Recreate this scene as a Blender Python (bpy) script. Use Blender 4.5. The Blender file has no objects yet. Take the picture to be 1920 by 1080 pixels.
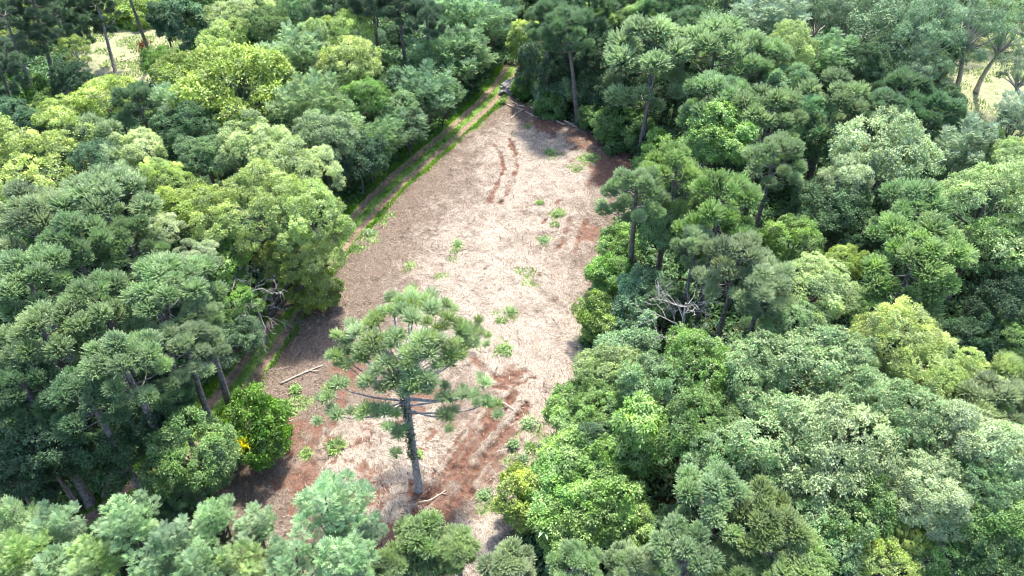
import bpy, math
import numpy as np
rng = np.random.default_rng(11)
R = math.radians
sc = bpy.context.scene
COL = sc.collection

# ------------------------------------------------------------------ camera
F, TH, H = 1371.0, R(41.0), 48.0
CS, SN = math.cos(TH), math.sin(TH)
cam = bpy.data.cameras.new("drone_camera")
cam.sensor_width = 36.0
cam.lens = 36.0 * F / 1920.0
cam.clip_end = 3000
co = bpy.data.objects.new("drone_camera", cam)
COL.objects.link(co)
co.location = (0, 0, H)
co.rotation_euler = (R(90) - TH, 0, 0)
sc.camera = co


def at(u, v, z=0.0):
    """where the sight line of photo pixel (u, v) meets height z; also metres per pixel there"""
    du, dv = u - 960.0, v - 540.0
    dy, dz = F * CS - dv * SN, -(F * SN + dv * CS)
    t = (H - z) / (-dz)
    return du * t, dy * t, t


def proj(x, y, z):
    d = y * CS + (H - z) * SN
    return 960 + F * x / d, 540 + F * ((H - z) * CS - y * SN) / d


# ------------------------------------------------------------------ light
EL, ROT = R(64), R(14)
w = bpy.data.worlds.new("World")
sc.world = w
w.use_nodes = True
nt = w.node_tree
bg = nt.nodes["Background"]
sky = nt.nodes.new("ShaderNodeTexSky")
sky.sky_type = 'NISHITA'
sky.sun_disc = False
sky.sun_elevation, sky.sun_rotation = EL, ROT
sky.dust_density = 2.0
nt.links.new(sky.outputs[0], bg.inputs[0])
bg.inputs[1].default_value = 0.15
sl = bpy.data.lights.new("sun", 'SUN')
sl.energy = 3.2
sl.angle = R(5.0)
sl.color = (1.0, 0.93, 0.80)
so = bpy.data.objects.new("sun", sl)
COL.objects.link(so)
so.location = (0, 0, 120)
sd = np.array([math.sin(ROT) * math.cos(EL), math.cos(ROT) * math.cos(EL), math.sin(EL)])
so.rotation_euler = (R(90) - EL, 0, math.atan2(sd[0], -sd[1]))
sc.view_settings.view_transform = 'Standard'
sc.view_settings.look = 'None'
sc.view_settings.exposure = 1.95
sc.view_settings.gamma = 1.0
c = sc.cycles
c.filter_width = 1.1
c.max_bounces = 5
c.diffuse_bounces = 3
c.glossy_bounces = 2
c.transmission_bounces = 3
c.caustics_reflective = c.caustics_refractive = False


# ------------------------------------------------------------------ helpers
def nrm(a):
    return a / np.maximum(np.linalg.norm(a, axis=-1, keepdims=True), 1e-9)


def mesh_np(name, V, Q, mats, tint=None, smooth=False, attrs=None, mi=None):
    me = bpy.data.meshes.new(name)
    V = np.ascontiguousarray(V, np.float32)
    Q = np.ascontiguousarray(Q, np.int32)
    me.vertices.add(len(V))
    me.vertices.foreach_set("co", V.ravel())
    me.loops.add(Q.size)
    me.loops.foreach_set("vertex_index", Q.ravel())
    me.polygons.add(len(Q))
    me.polygons.foreach_set("loop_start", np.arange(len(Q), dtype=np.int32) * 4)
    if smooth:
        me.polygons.foreach_set("use_smooth", np.ones(len(Q), bool))
    for m in (mats if isinstance(mats, (list, tuple)) else [mats]):
        me.materials.append(m)
    if mi is not None:
        me.polygons.foreach_set("material_index", np.asarray(mi, np.int32))
    me.update(calc_edges=True)
    if tint is not None:
        a = me.attributes.new("tint", 'FLOAT', 'FACE')
        a.data.foreach_set("value", np.asarray(tint, np.float32))
    for k, val in (attrs or {}).items():
        a = me.attributes.new(k, 'FLOAT', 'POINT')
        a.data.foreach_set("value", np.asarray(val, np.float32))
    return me


def link(name, me, parent=None, loc=(0, 0, 0), scale=(1, 1, 1), rz=0.0):
    o = bpy.data.objects.new(name, me)
    COL.objects.link(o)
    o.location = loc
    o.scale = scale
    o.rotation_euler = (0, 0, rz)
    if parent is not None:
        o.parent = parent
    return o


def tag(o, label=None, cat=None, group=None, kind=None):
    if label: o["label"] = label
    if cat: o["category"] = cat
    if group: o["group"] = group
    if kind: o["kind"] = kind
    return o


class MB:
    """collects tubes and boxes into one quad mesh"""
    def __init__(s):
        s.v, s.q, s.n = [], [], 0

    def add(s, V, Q):
        s.v.append(np.asarray(V, float)); s.q.append(np.asarray(Q, int) + s.n); s.n += len(V)

    def tube(s, P, rad, k=6, cap=True):
        P = np.asarray(P, float); n = len(P)
        rad = np.asarray(rad, float) * np.ones(n)
        T = nrm(np.gradient(P, axis=0))
        ref = np.array([0, 0, 1.0]) if abs(T[:, 2]).mean() < .85 else np.array([1.0, 0, 0])
        A = nrm(np.cross(T, ref)); B = np.cross(T, A)
        an = np.arange(k) / k * 2 * np.pi
        V = P[:, None] + rad[:, None, None] * (np.cos(an)[None, :, None] * A[:, None] + np.sin(an)[None, :, None] * B[:, None])
        i = np.arange(n - 1)[:, None] * k; j = np.arange(k)[None]; j2 = (j + 1) % k
        Q = np.stack([i + j, i + j2, i + k + j2, i + k + j], -1).reshape(-1, 4)
        V = V.reshape(-1, 3)
        if cap and k == 6:
            Q = np.vstack([Q, [[0, 3, 2, 1], [0, 5, 4, 3]], np.array([[0, 1, 2, 3], [0, 3, 4, 5]]) + (n - 1) * k])
        s.add(V, Q)

    def box(s, cx, cy, cz, lx, ly, lz, rz=0, tilt=0):
        V = np.array([[x, y, z] for x in (-.5, .5) for y in (-.5, .5) for z in (-.5, .5)]) * [lx, ly, lz]
        V = V @ np.array([[math.cos(tilt), 0, -math.sin(tilt)], [0, 1, 0], [math.sin(tilt), 0, math.cos(tilt)]]).T
        V = V @ np.array([[math.cos(rz), -math.sin(rz), 0], [math.sin(rz), math.cos(rz), 0], [0, 0, 1]]).T + [cx, cy, cz]
        s.add(V, [[0, 1, 3, 2], [4, 6, 7, 5], [0, 4, 5, 1], [2, 3, 7, 6], [0, 2, 6, 4], [1, 5, 7, 3]])

    def mesh(s, name, mat, smooth=True):
        return mesh_np(name, np.vstack(s.v), np.vstack(s.q), mat, smooth=smooth)


def vnoise(x, y, scale, seed=0, octv=3):
    """smooth value noise on numpy arrays, about 0..1"""
    out = 0; amp = 1; tot = 0
    for o in range(octv):
        r = np.random.default_rng(seed * 17 + o).random((64, 64))
        X, Y = x / scale * 2 ** o + 13.7 * o, y / scale * 2 ** o + 5.1 * o
        xi, yi = np.floor(X).astype(int), np.floor(Y).astype(int)
        fx, fy = X - xi, Y - yi
        fx = fx * fx * (3 - 2 * fx); fy = fy * fy * (3 - 2 * fy)
        g = lambda a, b: r[a % 64, b % 64]
        out = out + amp * ((g(xi, yi) * (1 - fx) + g(xi + 1, yi) * fx) * (1 - fy) + (g(xi, yi + 1) * (1 - fx) + g(xi + 1, yi + 1) * fx) * fy)
        tot += amp; amp *= .5
    return out / tot


# ------------------------------------------------------------------ materials
def newmat(name):
    m = bpy.data.materials.new(name)
    m.use_nodes = True
    n = m.node_tree
    for x in list(n.nodes): n.nodes.remove(x)
    out = n.nodes.new("ShaderNodeOutputMaterial")
    return m, n, out


def N(n, t, **kw):
    x = n.nodes.new(t)
    for k, val in kw.items():
        if k.startswith("i_"):
            x.inputs[int(k[2:])].default_value = val
        else:
            setattr(x, k, val)
    return x


def leaf_material(name="leaf", transl=0.27, rough=0.58, flush=(.37, .45, .23), fixed=None):
    m, n, out = newmat(name)
    L = n.links.new
    at_ = N(n, "ShaderNodeAttribute", attribute_name="tint")
    if fixed is None:
        oi = N(n, "ShaderNodeObjectInfo"); base = oi.outputs["Color"]
    else:
        rgb = N(n, "ShaderNodeRGB"); rgb.outputs[0].default_value = (*fixed, 1); base = rgb.outputs[0]
    val = N(n, "ShaderNodeMapRange", i_1=0.0, i_2=1.0, i_3=0.55, i_4=1.45)
    L(at_.outputs["Fac"], val.inputs[0])
    hue = N(n, "ShaderNodeMapRange", i_1=0.0, i_2=1.0, i_3=0.508, i_4=0.492)
    L(at_.outputs["Fac"], hue.inputs[0])
    geo = N(n, "ShaderNodeNewGeometry")
    no = N(n, "ShaderNodeTexNoise"); no.inputs["Scale"].default_value = 0.8; no.inputs["Detail"].default_value = 2
    L(geo.outputs["Position"], no.inputs["Vector"])
    sat = N(n, "ShaderNodeMapRange", i_1=0.3, i_2=0.7, i_3=0.82, i_4=1.12)
    L(no.outputs["Fac"], sat.inputs[0])
    hsv = N(n, "ShaderNodeHueSaturation")
    L(hue.outputs[0], hsv.inputs["Hue"]); L(sat.outputs[0], hsv.inputs["Saturation"]); L(val.outputs[0], hsv.inputs["Value"]); L(base, hsv.inputs["Color"])
    # patches of older and younger leaf within one crown
    n2 = N(n, "ShaderNodeTexNoise"); n2.inputs["Scale"].default_value = 0.55; n2.inputs["Detail"].default_value = 3
    L(geo.outputs["Position"], n2.inputs["Vector"])
    v2 = N(n, "ShaderNodeMapRange", i_1=0.3, i_2=0.7, i_3=0.8, i_4=1.2); L(n2.outputs["Fac"], v2.inputs[0])
    u2 = N(n, "ShaderNodeMapRange", i_1=0.3, i_2=0.7, i_3=0.515, i_4=0.487); L(n2.outputs["Fac"], u2.inputs[0])
    hs2 = N(n, "ShaderNodeHueSaturation"); L(base, hs2.inputs["Color"]); L(v2.outputs[0], hs2.inputs["Value"]); L(u2.outputs[0], hs2.inputs["Hue"])
    L(hs2.outputs[0], hsv.inputs["Color"])
    fl = N(n, "ShaderNodeMath", operation='GREATER_THAN', i_1=1.5); L(at_.outputs["Fac"], fl.inputs[0])
    mx = N(n, "ShaderNodeMix", data_type='RGBA'); L(fl.outputs[0], mx.inputs[0]); L(hsv.outputs[0], mx.inputs[6]); mx.inputs[7].default_value = (*flush, 1)
    cl = mx.outputs[2]
    pb = N(n, "ShaderNodeBsdfPrincipled"); pb.inputs["Roughness"].default_value = rough; pb.inputs["Specular IOR Level"].default_value = 0.25
    L(cl, pb.inputs["Base Color"])
    tr = N(n, "ShaderNodeBsdfTranslucent")
    h2 = N(n, "ShaderNodeHueSaturation"); h2.inputs["Hue"].default_value = 0.493; h2.inputs["Saturation"].default_value = 1.1; h2.inputs["Value"].default_value = 1.2
    L(cl, h2.inputs["Color"]); L(h2.outputs[0], tr.inputs[0])
    ms = N(n, "ShaderNodeMixShader", i_0=transl); L(pb.outputs[0], ms.inputs[1]); L(tr.outputs[0], ms.inputs[2])
    L(ms.outputs[0], out.inputs[0])
    return m


def bark_material(name, c1, c2, scale=6.0, stretch=(1, 1, .25)):
    m, n, out = newmat(name)
    L = n.links.new
    tc = N(n, "ShaderNodeTexCoord")
    mp = N(n, "ShaderNodeMapping"); mp.inputs["Scale"].default_value = stretch
    L(tc.outputs["Object"], mp.inputs[0])
    no = N(n, "ShaderNodeTexNoise"); no.inputs["Scale"].default_value = scale; no.inputs["Detail"].default_value = 6
    L(mp.outputs[0], no.inputs["Vector"])
    cr = N(n, "ShaderNodeValToRGB"); cr.color_ramp.elements[0].position = .35; cr.color_ramp.elements[1].position = .68
    cr.color_ramp.elements[0].color = (*c1, 1); cr.color_ramp.elements[1].color = (*c2, 1)
    L(no.outputs["Fac"], cr.inputs[0])
    pb = N(n, "ShaderNodeBsdfPrincipled"); pb.inputs["Roughness"].default_value = .85
    L(cr.outputs[0], pb.inputs["Base Color"])
    bp = N(n, "ShaderNodeBump"); bp.inputs["Strength"].default_value = .6; bp.inputs["Distance"].default_value = .05
    L(no.outputs["Fac"], bp.inputs["Height"]); L(bp.outputs[0], pb.inputs["Normal"])
    L(pb.outputs[0], out.inputs[0])
    return m


M_LEAF = leaf_material("leaf")
M_NEEDLE = leaf_material("needle_leaf", transl=.33, rough=.42, flush=(.34, .44, .08))
M_SILK = leaf_material("feathery_leaf", transl=.4, rough=.5)
M_BARK = bark_material("grey_brown_bark", (.05, .04, .035), (.16, .14, .125))
M_PINEBARK = bark_material("pine_bark", (.07, .062, .062), (.23, .21, .205), 5.0, (1, 1, .8))
M_PALE = bark_material("pale_bark", (.20, .18, .16), (.46, .44, .40))
M_DEAD = bark_material("dead_wood", (.22, .21, .20), (.50, .48, .46))
M_RUST = leaf_material("dead_needles", transl=.2, fixed=(.16, .07, .03))
M_SAWN = bark_material("weathered_timber", (.22, .20, .185), (.50, .48, .45), 3.0, (.3, 1, 1))
M_LOG = bark_material("weathered_log", (.22, .17, .13), (.50, .43, .36), 8.0, (1, 1, 1))


# ------------------------------------------------------------------ foliage generators
def leaves(C, D, Nn, L, W, fold=.12):
    """diamond leaf quads: base C, axis D, face normal Nn"""
    D = nrm(D); S = nrm(np.cross(D, Nn)); U = np.cross(S, D)
    L = np.asarray(L).reshape(-1, 1) * np.ones((len(C), 1)); W = np.asarray(W).reshape(-1, 1) * np.ones((len(C), 1))
    mid = C + D * L * .45
    V = np.stack([C, mid + S * W * .5 + U * fold * L, C + D * L - U * .12 * L, mid - S * W * .5 + U * fold * L], 1).reshape(-1, 3)
    Q = np.arange(len(C) * 4).reshape(-1, 4)
    return V, Q


def rdir(n, r):
    return nrm(r.normal(size=(n, 3)))


def sprigs(P, O, r, k, L, W, up=.3, spread=.9, droop=0.0, jit=.12):
    """k leaves round every sprig point P that faces O"""
    n = len(P)
    Pk = np.repeat(P, k, 0); Ok = np.repeat(O, k, 0)
    D = Ok * (1 - spread * .5) + rdir(n * k, r) * spread + np.array([0, 0, up - droop])
    Nn = Ok * 1.4 + np.array([0, 0, .3]) + rdir(n * k, r) * .42
    C = Pk + r.normal(size=(n * k, 3)) * jit
    s = r.uniform(.7, 1.3, n * k)
    return leaves(C, D, Nn, L * s, W * s)


def fib(n, r, zmin=-.35):
    i = np.arange(n) + r.random()
    z = 1 - (i / n) * (1 - zmin)
    ph = i * 2.399963
    q = np.sqrt(np.maximum(0, 1 - z * z))
    return nrm(np.stack([q * np.cos(ph), q * np.sin(ph), z], 1) + r.normal(size=(n, 3)) * .16)


def broad_crown(seed, Rr=3.5, asp=.8, nl=22, npuff=11, nsp=22, k=7, L=.19, W=.085, lr=(.24, .43), up=.3, droop=0, flush=0.0, zmin=-.45, spread=.9, irr=.2):
    """crown of leafy domes: lobes > puffs > sprigs of leaves, each leaf turned to the light on its dome"""
    r = np.random.default_rng(seed)
    dirs = fib(nl, r, zmin)
    rad = r.uniform(*lr, nl) * Rr * (1 - .2 * (dirs[:, 2] < 0))
    dist = (Rr * 1.1 - rad) * r.uniform(1 - irr * 2.0, 1 + irr * 1.3, nl)
    cen = dirs * dist[:, None] * [r.uniform(.87, 1.13), r.uniform(.87, 1.13), asp]
    Vs, Qs, Ts, nv = [], [], [], 0
    for i in range(nl):
        ax = nrm(dirs[i] * [1, 1, .6] + np.array([0, 0, .9]))
        pd = fib(npuff, r, -.2)
        zx = np.array([0, 0, 1.0]); vv = np.cross(zx, ax); cth = ax[2]
        K = np.array([[0, -vv[2], vv[1]], [vv[2], 0, -vv[0]], [-vv[1], vv[0], 0]])
        Rm = np.eye(3) + K + K @ K / (1 + cth + 1e-6)
        pd = pd @ Rm.T
        pr = rad[i] * r.uniform(.28, .5, npuff)
        pc = cen[i] + pd * ((rad[i] - pr * .55) * r.uniform(.82, 1.2, npuff))[:, None] * [1, 1, .85]
        dd = np.linalg.norm((pc[:, None] - cen[None]) / rad[None, :, None], axis=2); dd[:, i] = 9
        keep = dd.min(1) > .7
        pc, pr, pd = pc[keep], pr[keep], pd[keep]
        if len(pc) == 0: continue
        m = len(pc)
        so_ = fib(nsp, r, -.25)
        O = nrm(np.repeat(nrm(pd + [0, 0, .4]), nsp, 0) * .75 + np.tile(so_, (m, 1)) + r.normal(size=(m * nsp, 3)) * .2)
        P = np.repeat(pc, nsp, 0) + O * np.repeat(pr, nsp)[:, None] * r.uniform(.7, 1.12, (m * nsp, 1))
        Nl = nrm(nrm(P - cen[i]) * .8 + O)
        V, Q = sprigs(P, Nl, r, k, L, W, up, spread, droop, jit=L * .4)
        t = .5 + .19 * r.normal() + np.repeat(r.normal(size=m) * .12, nsp * k) + np.repeat(r.normal(size=m * nsp) * .07, k) + r.normal(size=m * nsp * k) * .09
        t = np.clip(t, 0, 1)
        if flush:
            f = np.repeat(r.random(m * nsp) < flush * np.clip(O[:, 2] + .45, 0, 1), k)
            t[f & (r.random(len(t)) < .75)] = 2.0
        Vs.append(V); Qs.append(Q + nv); Ts.append(t); nv += len(V)
    return np.vstack(Vs), np.vstack(Qs), np.concatenate(Ts), cen


def tuft(r, rad, nb=100, axis=(0, 0, 1)):
    """an araucaria branch end: bristly branchlets radiating from one point, curving upward"""
    d = fib(nb, r, -.45)
    d = nrm(d + np.array([0, 0, .15]) + r.normal(size=(nb, 3)) * .1)
    ln = rad * r.uniform(.72, 1.06, nb) * (1 - .12 * (d[:, 2] < -.2))
    st = 3
    tt = np.linspace(.15 if nb < 100 else .42, 1, st + 1)
    bend = np.array([0, 0, .25])
    pts = d[:, None] * (ln[:, None] * tt)[..., None] + bend * (tt ** 2)[None, :, None] * ln[:, None, None]
    wid = (.034 if nb > 90 else .05) * rad * np.array([.8, 1.2, 1.15, .4])
    Vs, Qs, nv = [], [], 0
    side0 = nrm(np.cross(d, np.array([0, 0, 1.0]) + r.normal(size=(nb, 3)) * .3))
    side1 = nrm(np.cross(d, side0))
    for sd_ in (side0, side1):
        A = pts + sd_[:, None] * wid[None, :, None]; B = pts - sd_[:, None] * wid[None, :, None]
        V = np.stack([A, B], 2).reshape(nb, -1, 3)
        i = np.arange(st) * 2
        q = np.stack([i, i + 1, i + 3, i + 2], 1)
        Q = (np.arange(nb)[:, None, None] * (2 * (st + 1)) + q[None]).reshape(-1, 4)
        Vs.append(V.reshape(-1, 3)); Qs.append(Q + nv); nv += nb * 2 * (st + 1)
    tb = r.normal(size=nb) * .12
    T = [np.tile(np.repeat(tb, st), 2)]
    kn = 8
    s = r.uniform(.4 if nb < 100 else .55, 1.0, (nb, kn))
    C = (d[:, None] * (ln[:, None] * s)[..., None] + bend * (s ** 2)[..., None] * ln[:, None, None]).reshape(-1, 3)
    dk = np.repeat(d, kn, 0)
    D = nrm(dk * .8 + rdir(nb * kn, r) * .7 + [0, 0, .3])
    V, Q = leaves(C, D, rdir(nb * kn, r) * .45 + dk + [0, 0, .5], rad * .13 * r.uniform(.7, 1.2, nb * kn), rad * .05, .03)
    Vs.append(V); Qs.append(Q + nv); T.append(np.repeat(tb, kn) + r.normal(size=nb * kn) * .1)
    return np.vstack(Vs), np.vstack(Qs), np.concatenate(T)


TUFTS = [tuft(np.random.default_rng(50 + i), 1.0, 250) for i in range(5)]
OPEN_TUFTS = [tuft(np.random.default_rng(70 + i), 1.0, 99) for i in range(4)]


def put_tufts(cen, rad, r, flush=0.0, src=None):
    src = src or TUFTS
    Vs, Qs, Ts, nv = [], [], [], 0
    for cpt, rr in zip(cen, rad):
        V, Q, T = src[r.integers(len(src))]
        a = r.uniform(0, 6.28); ca, sa = math.cos(a), math.sin(a)
        out = np.array([cpt[0], cpt[1], 0]); out = out / (np.linalg.norm(out) + 1e-6)
        V = V @ np.array([[ca, -sa, 0], [sa, ca, 0], [0, 0, 1]]).T * rr * [1, 1, r.uniform(.8, 1.0)]
        V = V + out * (V[:, 2:3] * .15) + cpt
        t = np.clip(T + .5 + r.normal() * .13, 0, 1)
        if flush and r.random() < flush: t = np.where(r.random(len(t)) < .3, 2.0, t)
        Vs.append(V); Qs.append(Q + nv); Ts.append(t); nv += len(V)
    return np.vstack(Vs), np.vstack(Qs), np.concatenate(Ts)


def arau_layout(seed, Rr=3.6, n=26, tr=(.8, 1.15), dome=.62, lower=8, tier=1.6):
    """tuft centres of a mounded crown, crown centre at origin: a dome of pompoms and a lower tier"""
    r = np.random.default_rng(seed)
    cs, rs = [], []
    ph0 = r.uniform(0, 6.28)
    for i in range(n):
        q = math.sqrt((i + .3) / n) * r.uniform(.88, 1.08)
        ph = ph0 + i * 2.399963 + r.normal() * .25
        z = dome * Rr * (1 - q ** 1.7) + r.normal() * .45 - .15
        cs.append((q * (Rr - .8) * math.cos(ph), q * (Rr - .8) * math.sin(ph), z)); rs.append(r.uniform(*tr))
    for i in range(lower):
        q = r.uniform(.6, 1.05); ph = i / max(lower, 1) * 6.28 + r.normal() * .3
        cs.append((q * (Rr - .7) * math.cos(ph), q * (Rr - .7) * math.sin(ph), -r.uniform(.9, 1.0 + tier))); rs.append(r.uniform(tr[0] * .8, tr[1] * .9))
    return np.array(cs), np.array(rs)


def feather_crown(seed, Rr=2.6, tall=1.75, npl=18, nf=90, fl=.5, droop=.15):
    """ascending plumes of bipinnate fronds"""
    r = np.random.default_rng(seed)
    dirs = fib(npl, r, -.45)
    cen = dirs * Rr * r.uniform(.45, .78, (npl, 1)) * [1, 1, tall]
    Vs, Qs, Ts, nv = [], [], [], 0
    for i in range(npl):
        pr = Rr * r.uniform(.3, .46)
        m = nf
        z = r.random(m) ** .8
        ph = r.uniform(0, 6.28, m)
        q = pr * np.sqrt(np.maximum(1 - z, .04)) * r.uniform(.35, 1.0, m)
        lean = nrm(dirs[i] * [1, 1, .3] + [0, 0, .8])
        P = cen[i] + lean * ((z * 1.9 - .7) * pr)[:, None] + np.stack([q * np.cos(ph), q * np.sin(ph), 0 * q], 1)
        O = nrm(np.stack([np.cos(ph), np.sin(ph), .55 + .9 * z], 1) + r.normal(size=(m, 3)) * .35 + dirs[i] * .3)
        kl = 9
        ln = fl * r.uniform(.7, 1.25, m)
        side = nrm(np.cross(O, nrm(np.array([0, 0, 1.0]) + r.normal(size=(m, 3)) * .4)))
        upv = np.cross(side, O)
        s = np.linspace(.12, 1, kl)
        sg = np.where(np.arange(kl) % 2, 1, -1)
        C = P[:, None] + O[:, None] * (ln[:, None] * s)[..., None] - np.array([0, 0, 1]) * (droop * ln[:, None] * s ** 2)[..., None]
        D = O[:, None] * .6 + side[:, None] * sg[None, :, None] * np.where(s > .97, .1, .9)[None, :, None] + r.normal(size=(m, kl, 3)) * .12
        Nn = np.repeat(upv[:, None], kl, 1)
        V, Q = leaves(C.reshape(-1, 3), D.reshape(-1, 3), Nn.reshape(-1, 3), np.repeat(ln, kl) * .42, np.repeat(ln, kl) * .17, .03)
        t = np.clip(.5 + r.normal() * .12 + np.repeat(r.normal(size=m) * .12, kl) + r.normal(size=m * kl) * .06 , 0, 1)
        Vs.append(V); Qs.append(Q + nv); Ts.append(t); nv += len(V)
    return np.vstack(Vs), np.vstack(Qs), np.concatenate(Ts), cen


PROTO = {}


def add_proto(kind, res, mat, Rr, asp):
    V, Q, T, cen = res
    # real half extents
    me = mesh_np("crown", V, Q, mat, tint=T)
    PROTO.setdefault(kind, []).append(dict(me=me, cen=cen, R=Rr, top=float(np.percentile(V[:, 2], 99.5))))


for s in range(5): add_proto("broad", broad_crown(100 + s), M_LEAF, 3.5, .8)
for s in range(3): add_proto("fine", broad_crown(120 + s, nl=26, npuff=12, nsp=19, k=7, L=.145, W=.065, lr=(.2, .4), up=.5), M_LEAF, 3.5, .8)
for s in range(3): add_proto("flower", broad_crown(140 + s, nl=24, npuff=12, nsp=20, k=7, L=.18, W=.075, lr=(.2, .42), flush=.4, up=.3), M_LEAF, 3.5, .8)
for s in range(2): add_proto("tips", broad_crown(150 + s, nl=26, npuff=11, nsp=17, k=7, L=.2, W=.085, flush=.12), M_LEAF, 3.5, .8)
for s in range(2): add_proto("layer", broad_crown(160 + s, asp=.62, nl=20, npuff=12, nsp=12, k=7, L=.2, W=.09, lr=(.24, .36), zmin=-.1, irr=.2), M_LEAF, 3.5, .62)
for s in range(4): add_proto("shrub", broad_crown(170 + s, Rr=2.2, asp=.8, nl=18, npuff=11, nsp=17, k=7, L=.19, W=.085, lr=(.24, .46), spread=1.0, zmin=-.7), M_LEAF, 2.2, .75)
for s in range(2): add_proto("drape", broad_crown(180 + s, Rr=2.2, asp=1.7, nl=24, npuff=10, nsp=11, k=7, L=.26, W=.11, lr=(.3, .44), droop=.9, zmin=-.85), M_LEAF, 2.2, 1.7)
for s in range(3): add_proto("gum", broad_crown(190 + s, Rr=3.2, asp=1.0, nl=22, npuff=8, nsp=9, k=7, L=.26, W=.06, lr=(.2, .34), droop=.8, zmin=-.75, irr=.25), M_LEAF, 3.2, 1.0)
for s in range(4): add_proto("feather", feather_crown(200 + s), M_SILK, 2.6, 1.5)
for s in range(3): add_proto("plume", feather_crown(210 + s, Rr=3.0, tall=1.1, npl=24, nf=80, fl=.55, droop=.35), M_SILK, 3.0, 1.1)
for s in range(5):
    cs, rs = arau_layout(300 + s, n=13 + s, lower=10)
    V, Q, T = put_tufts(cs, rs, np.random.default_rng(330 + s))
    add_proto("arau", (V, Q, T, cs), M_NEEDLE, 3.6, .6)
for s in range(3):   # young, tight domes
    cs, rs = arau_layout(320 + s, Rr=2.6, n=10, tr=(.8, 1.15), dome=.85, lower=8)
    V, Q, T = put_tufts(cs, rs, np.random.default_rng(350 + s))
    add_proto("arauy", (V, Q, T, cs), M_NEEDLE, 2.6, .9)
for s in range(3):   # slender: whorls of small tufts down a bare pole
    r = np.random.default_rng(370 + s)
    cs, rs = [], []
    for wz in (1.9, .9, -.1, -1.1, -2.3):
        for j in range(6):
            ph = j / 6 * 6.28 + r.normal() * .3; q = r.uniform(.9, 1.9) * (1 - .06 * abs(wz))
            cs.append((q * math.cos(ph), q * math.sin(ph), wz + r.normal() * .25)); rs.append(r.uniform(.42, .66))
    cs, rs = np.array(cs), np.array(rs)
    V, Q, T = put_tufts(cs, rs, np.random.default_rng(380 + s))
    add_proto("pole", (V, Q, T, cs), M_NEEDLE, 2.2, 1.2)

# ------------------------------------------------------------------ the ground plan, from the photo
TRACK = [(962, 128), (938, 165), (905, 200), (850, 250), (800, 292), (750, 335), (700, 385), (655, 435), (620, 478), (583, 528), (548, 580), (508, 637), (470, 692), (432, 742), (395, 787), (345, 843), (297, 890), (245, 935), (185, 985), (110, 1045), (40, 1100)]
TRACK = np.array([at(*p)[:2] for p in TRACK])
FIELD = [(955, 178), (985, 196), (1040, 222), (1105, 243), (1165, 275), (1195, 310), (1175, 350), (1160, 420), (1145, 500), (1105, 570), (1095, 640), (1085, 720), (1050, 800), (1015, 880), (985, 960), (960, 1040), (950, 1120), (600, 1130), (420, 1060), (390, 960), (440, 870), (470, 800), (455, 745), (492, 690), (530, 637), (570, 580), (605, 530), (645, 478), (678, 438), (722, 390), (770, 342), (820, 298), (870, 258), (925, 208)]
FIELD = np.array([at(*p)[:2] for p in FIELD])
MEADOW1 = np.array([at(*p)[:2] for p in [(150, 60), (235, 15), (340, 15), (385, 60), (350, 100), (300, 150), (200, 190), (140, 205), (100, 200), (150, 150)]])
MEADOW2 = np.array([at(*p)[:2] for p in [(1770, 60), (1960, 40), (1960, 330), (1850, 265), (1760, 180)]])


def seg_dist(X, Y, P):
    best = np.full(X.shape, 1e9); side = np.zeros(X.shape); par = np.zeros(X.shape); acc = 0
    for a, b in zip(P[:-1], P[1:]):
        d = b - a; l2 = d @ d
        t = np.clip(((X - a[0]) * d[0] + (Y - a[1]) * d[1]) / l2, 0, 1)
        ex, ey = X - (a[0] + t * d[0]), Y - (a[1] + t * d[1])
        q = np.hypot(ex, ey)
        m = q < best
        best = np.where(m, q, best)
        side = np.where(m, np.sign(d[0] * ey - d[1] * ex) * q, side)
        par = np.where(m, acc + t * math.sqrt(l2), par)
        acc += math.sqrt(l2)
    return best, side, par


def inside(X, Y, P):
    c_ = np.zeros(np.shape(X), bool)
    for (x1, y1), (x2, y2) in zip(P, np.roll(P, -1, 0)):
        cond = ((y1 > Y) != (y2 > Y)) & (X < (x2 - x1) * (Y - y1) / (y2 - y1 + 1e-12) + x1)
        c_ ^= cond
    return c_


def signed(X, Y, P):
    """metres inside (+) or outside (-) of a closed outline"""
    d, _, _ = seg_dist(X, Y, np.vstack([P, P[:1]]))
    return np.where(inside(X, Y, P), d, -d)


def px(pts):
    return np.array([at(*p)[:2] for p in pts])


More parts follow.
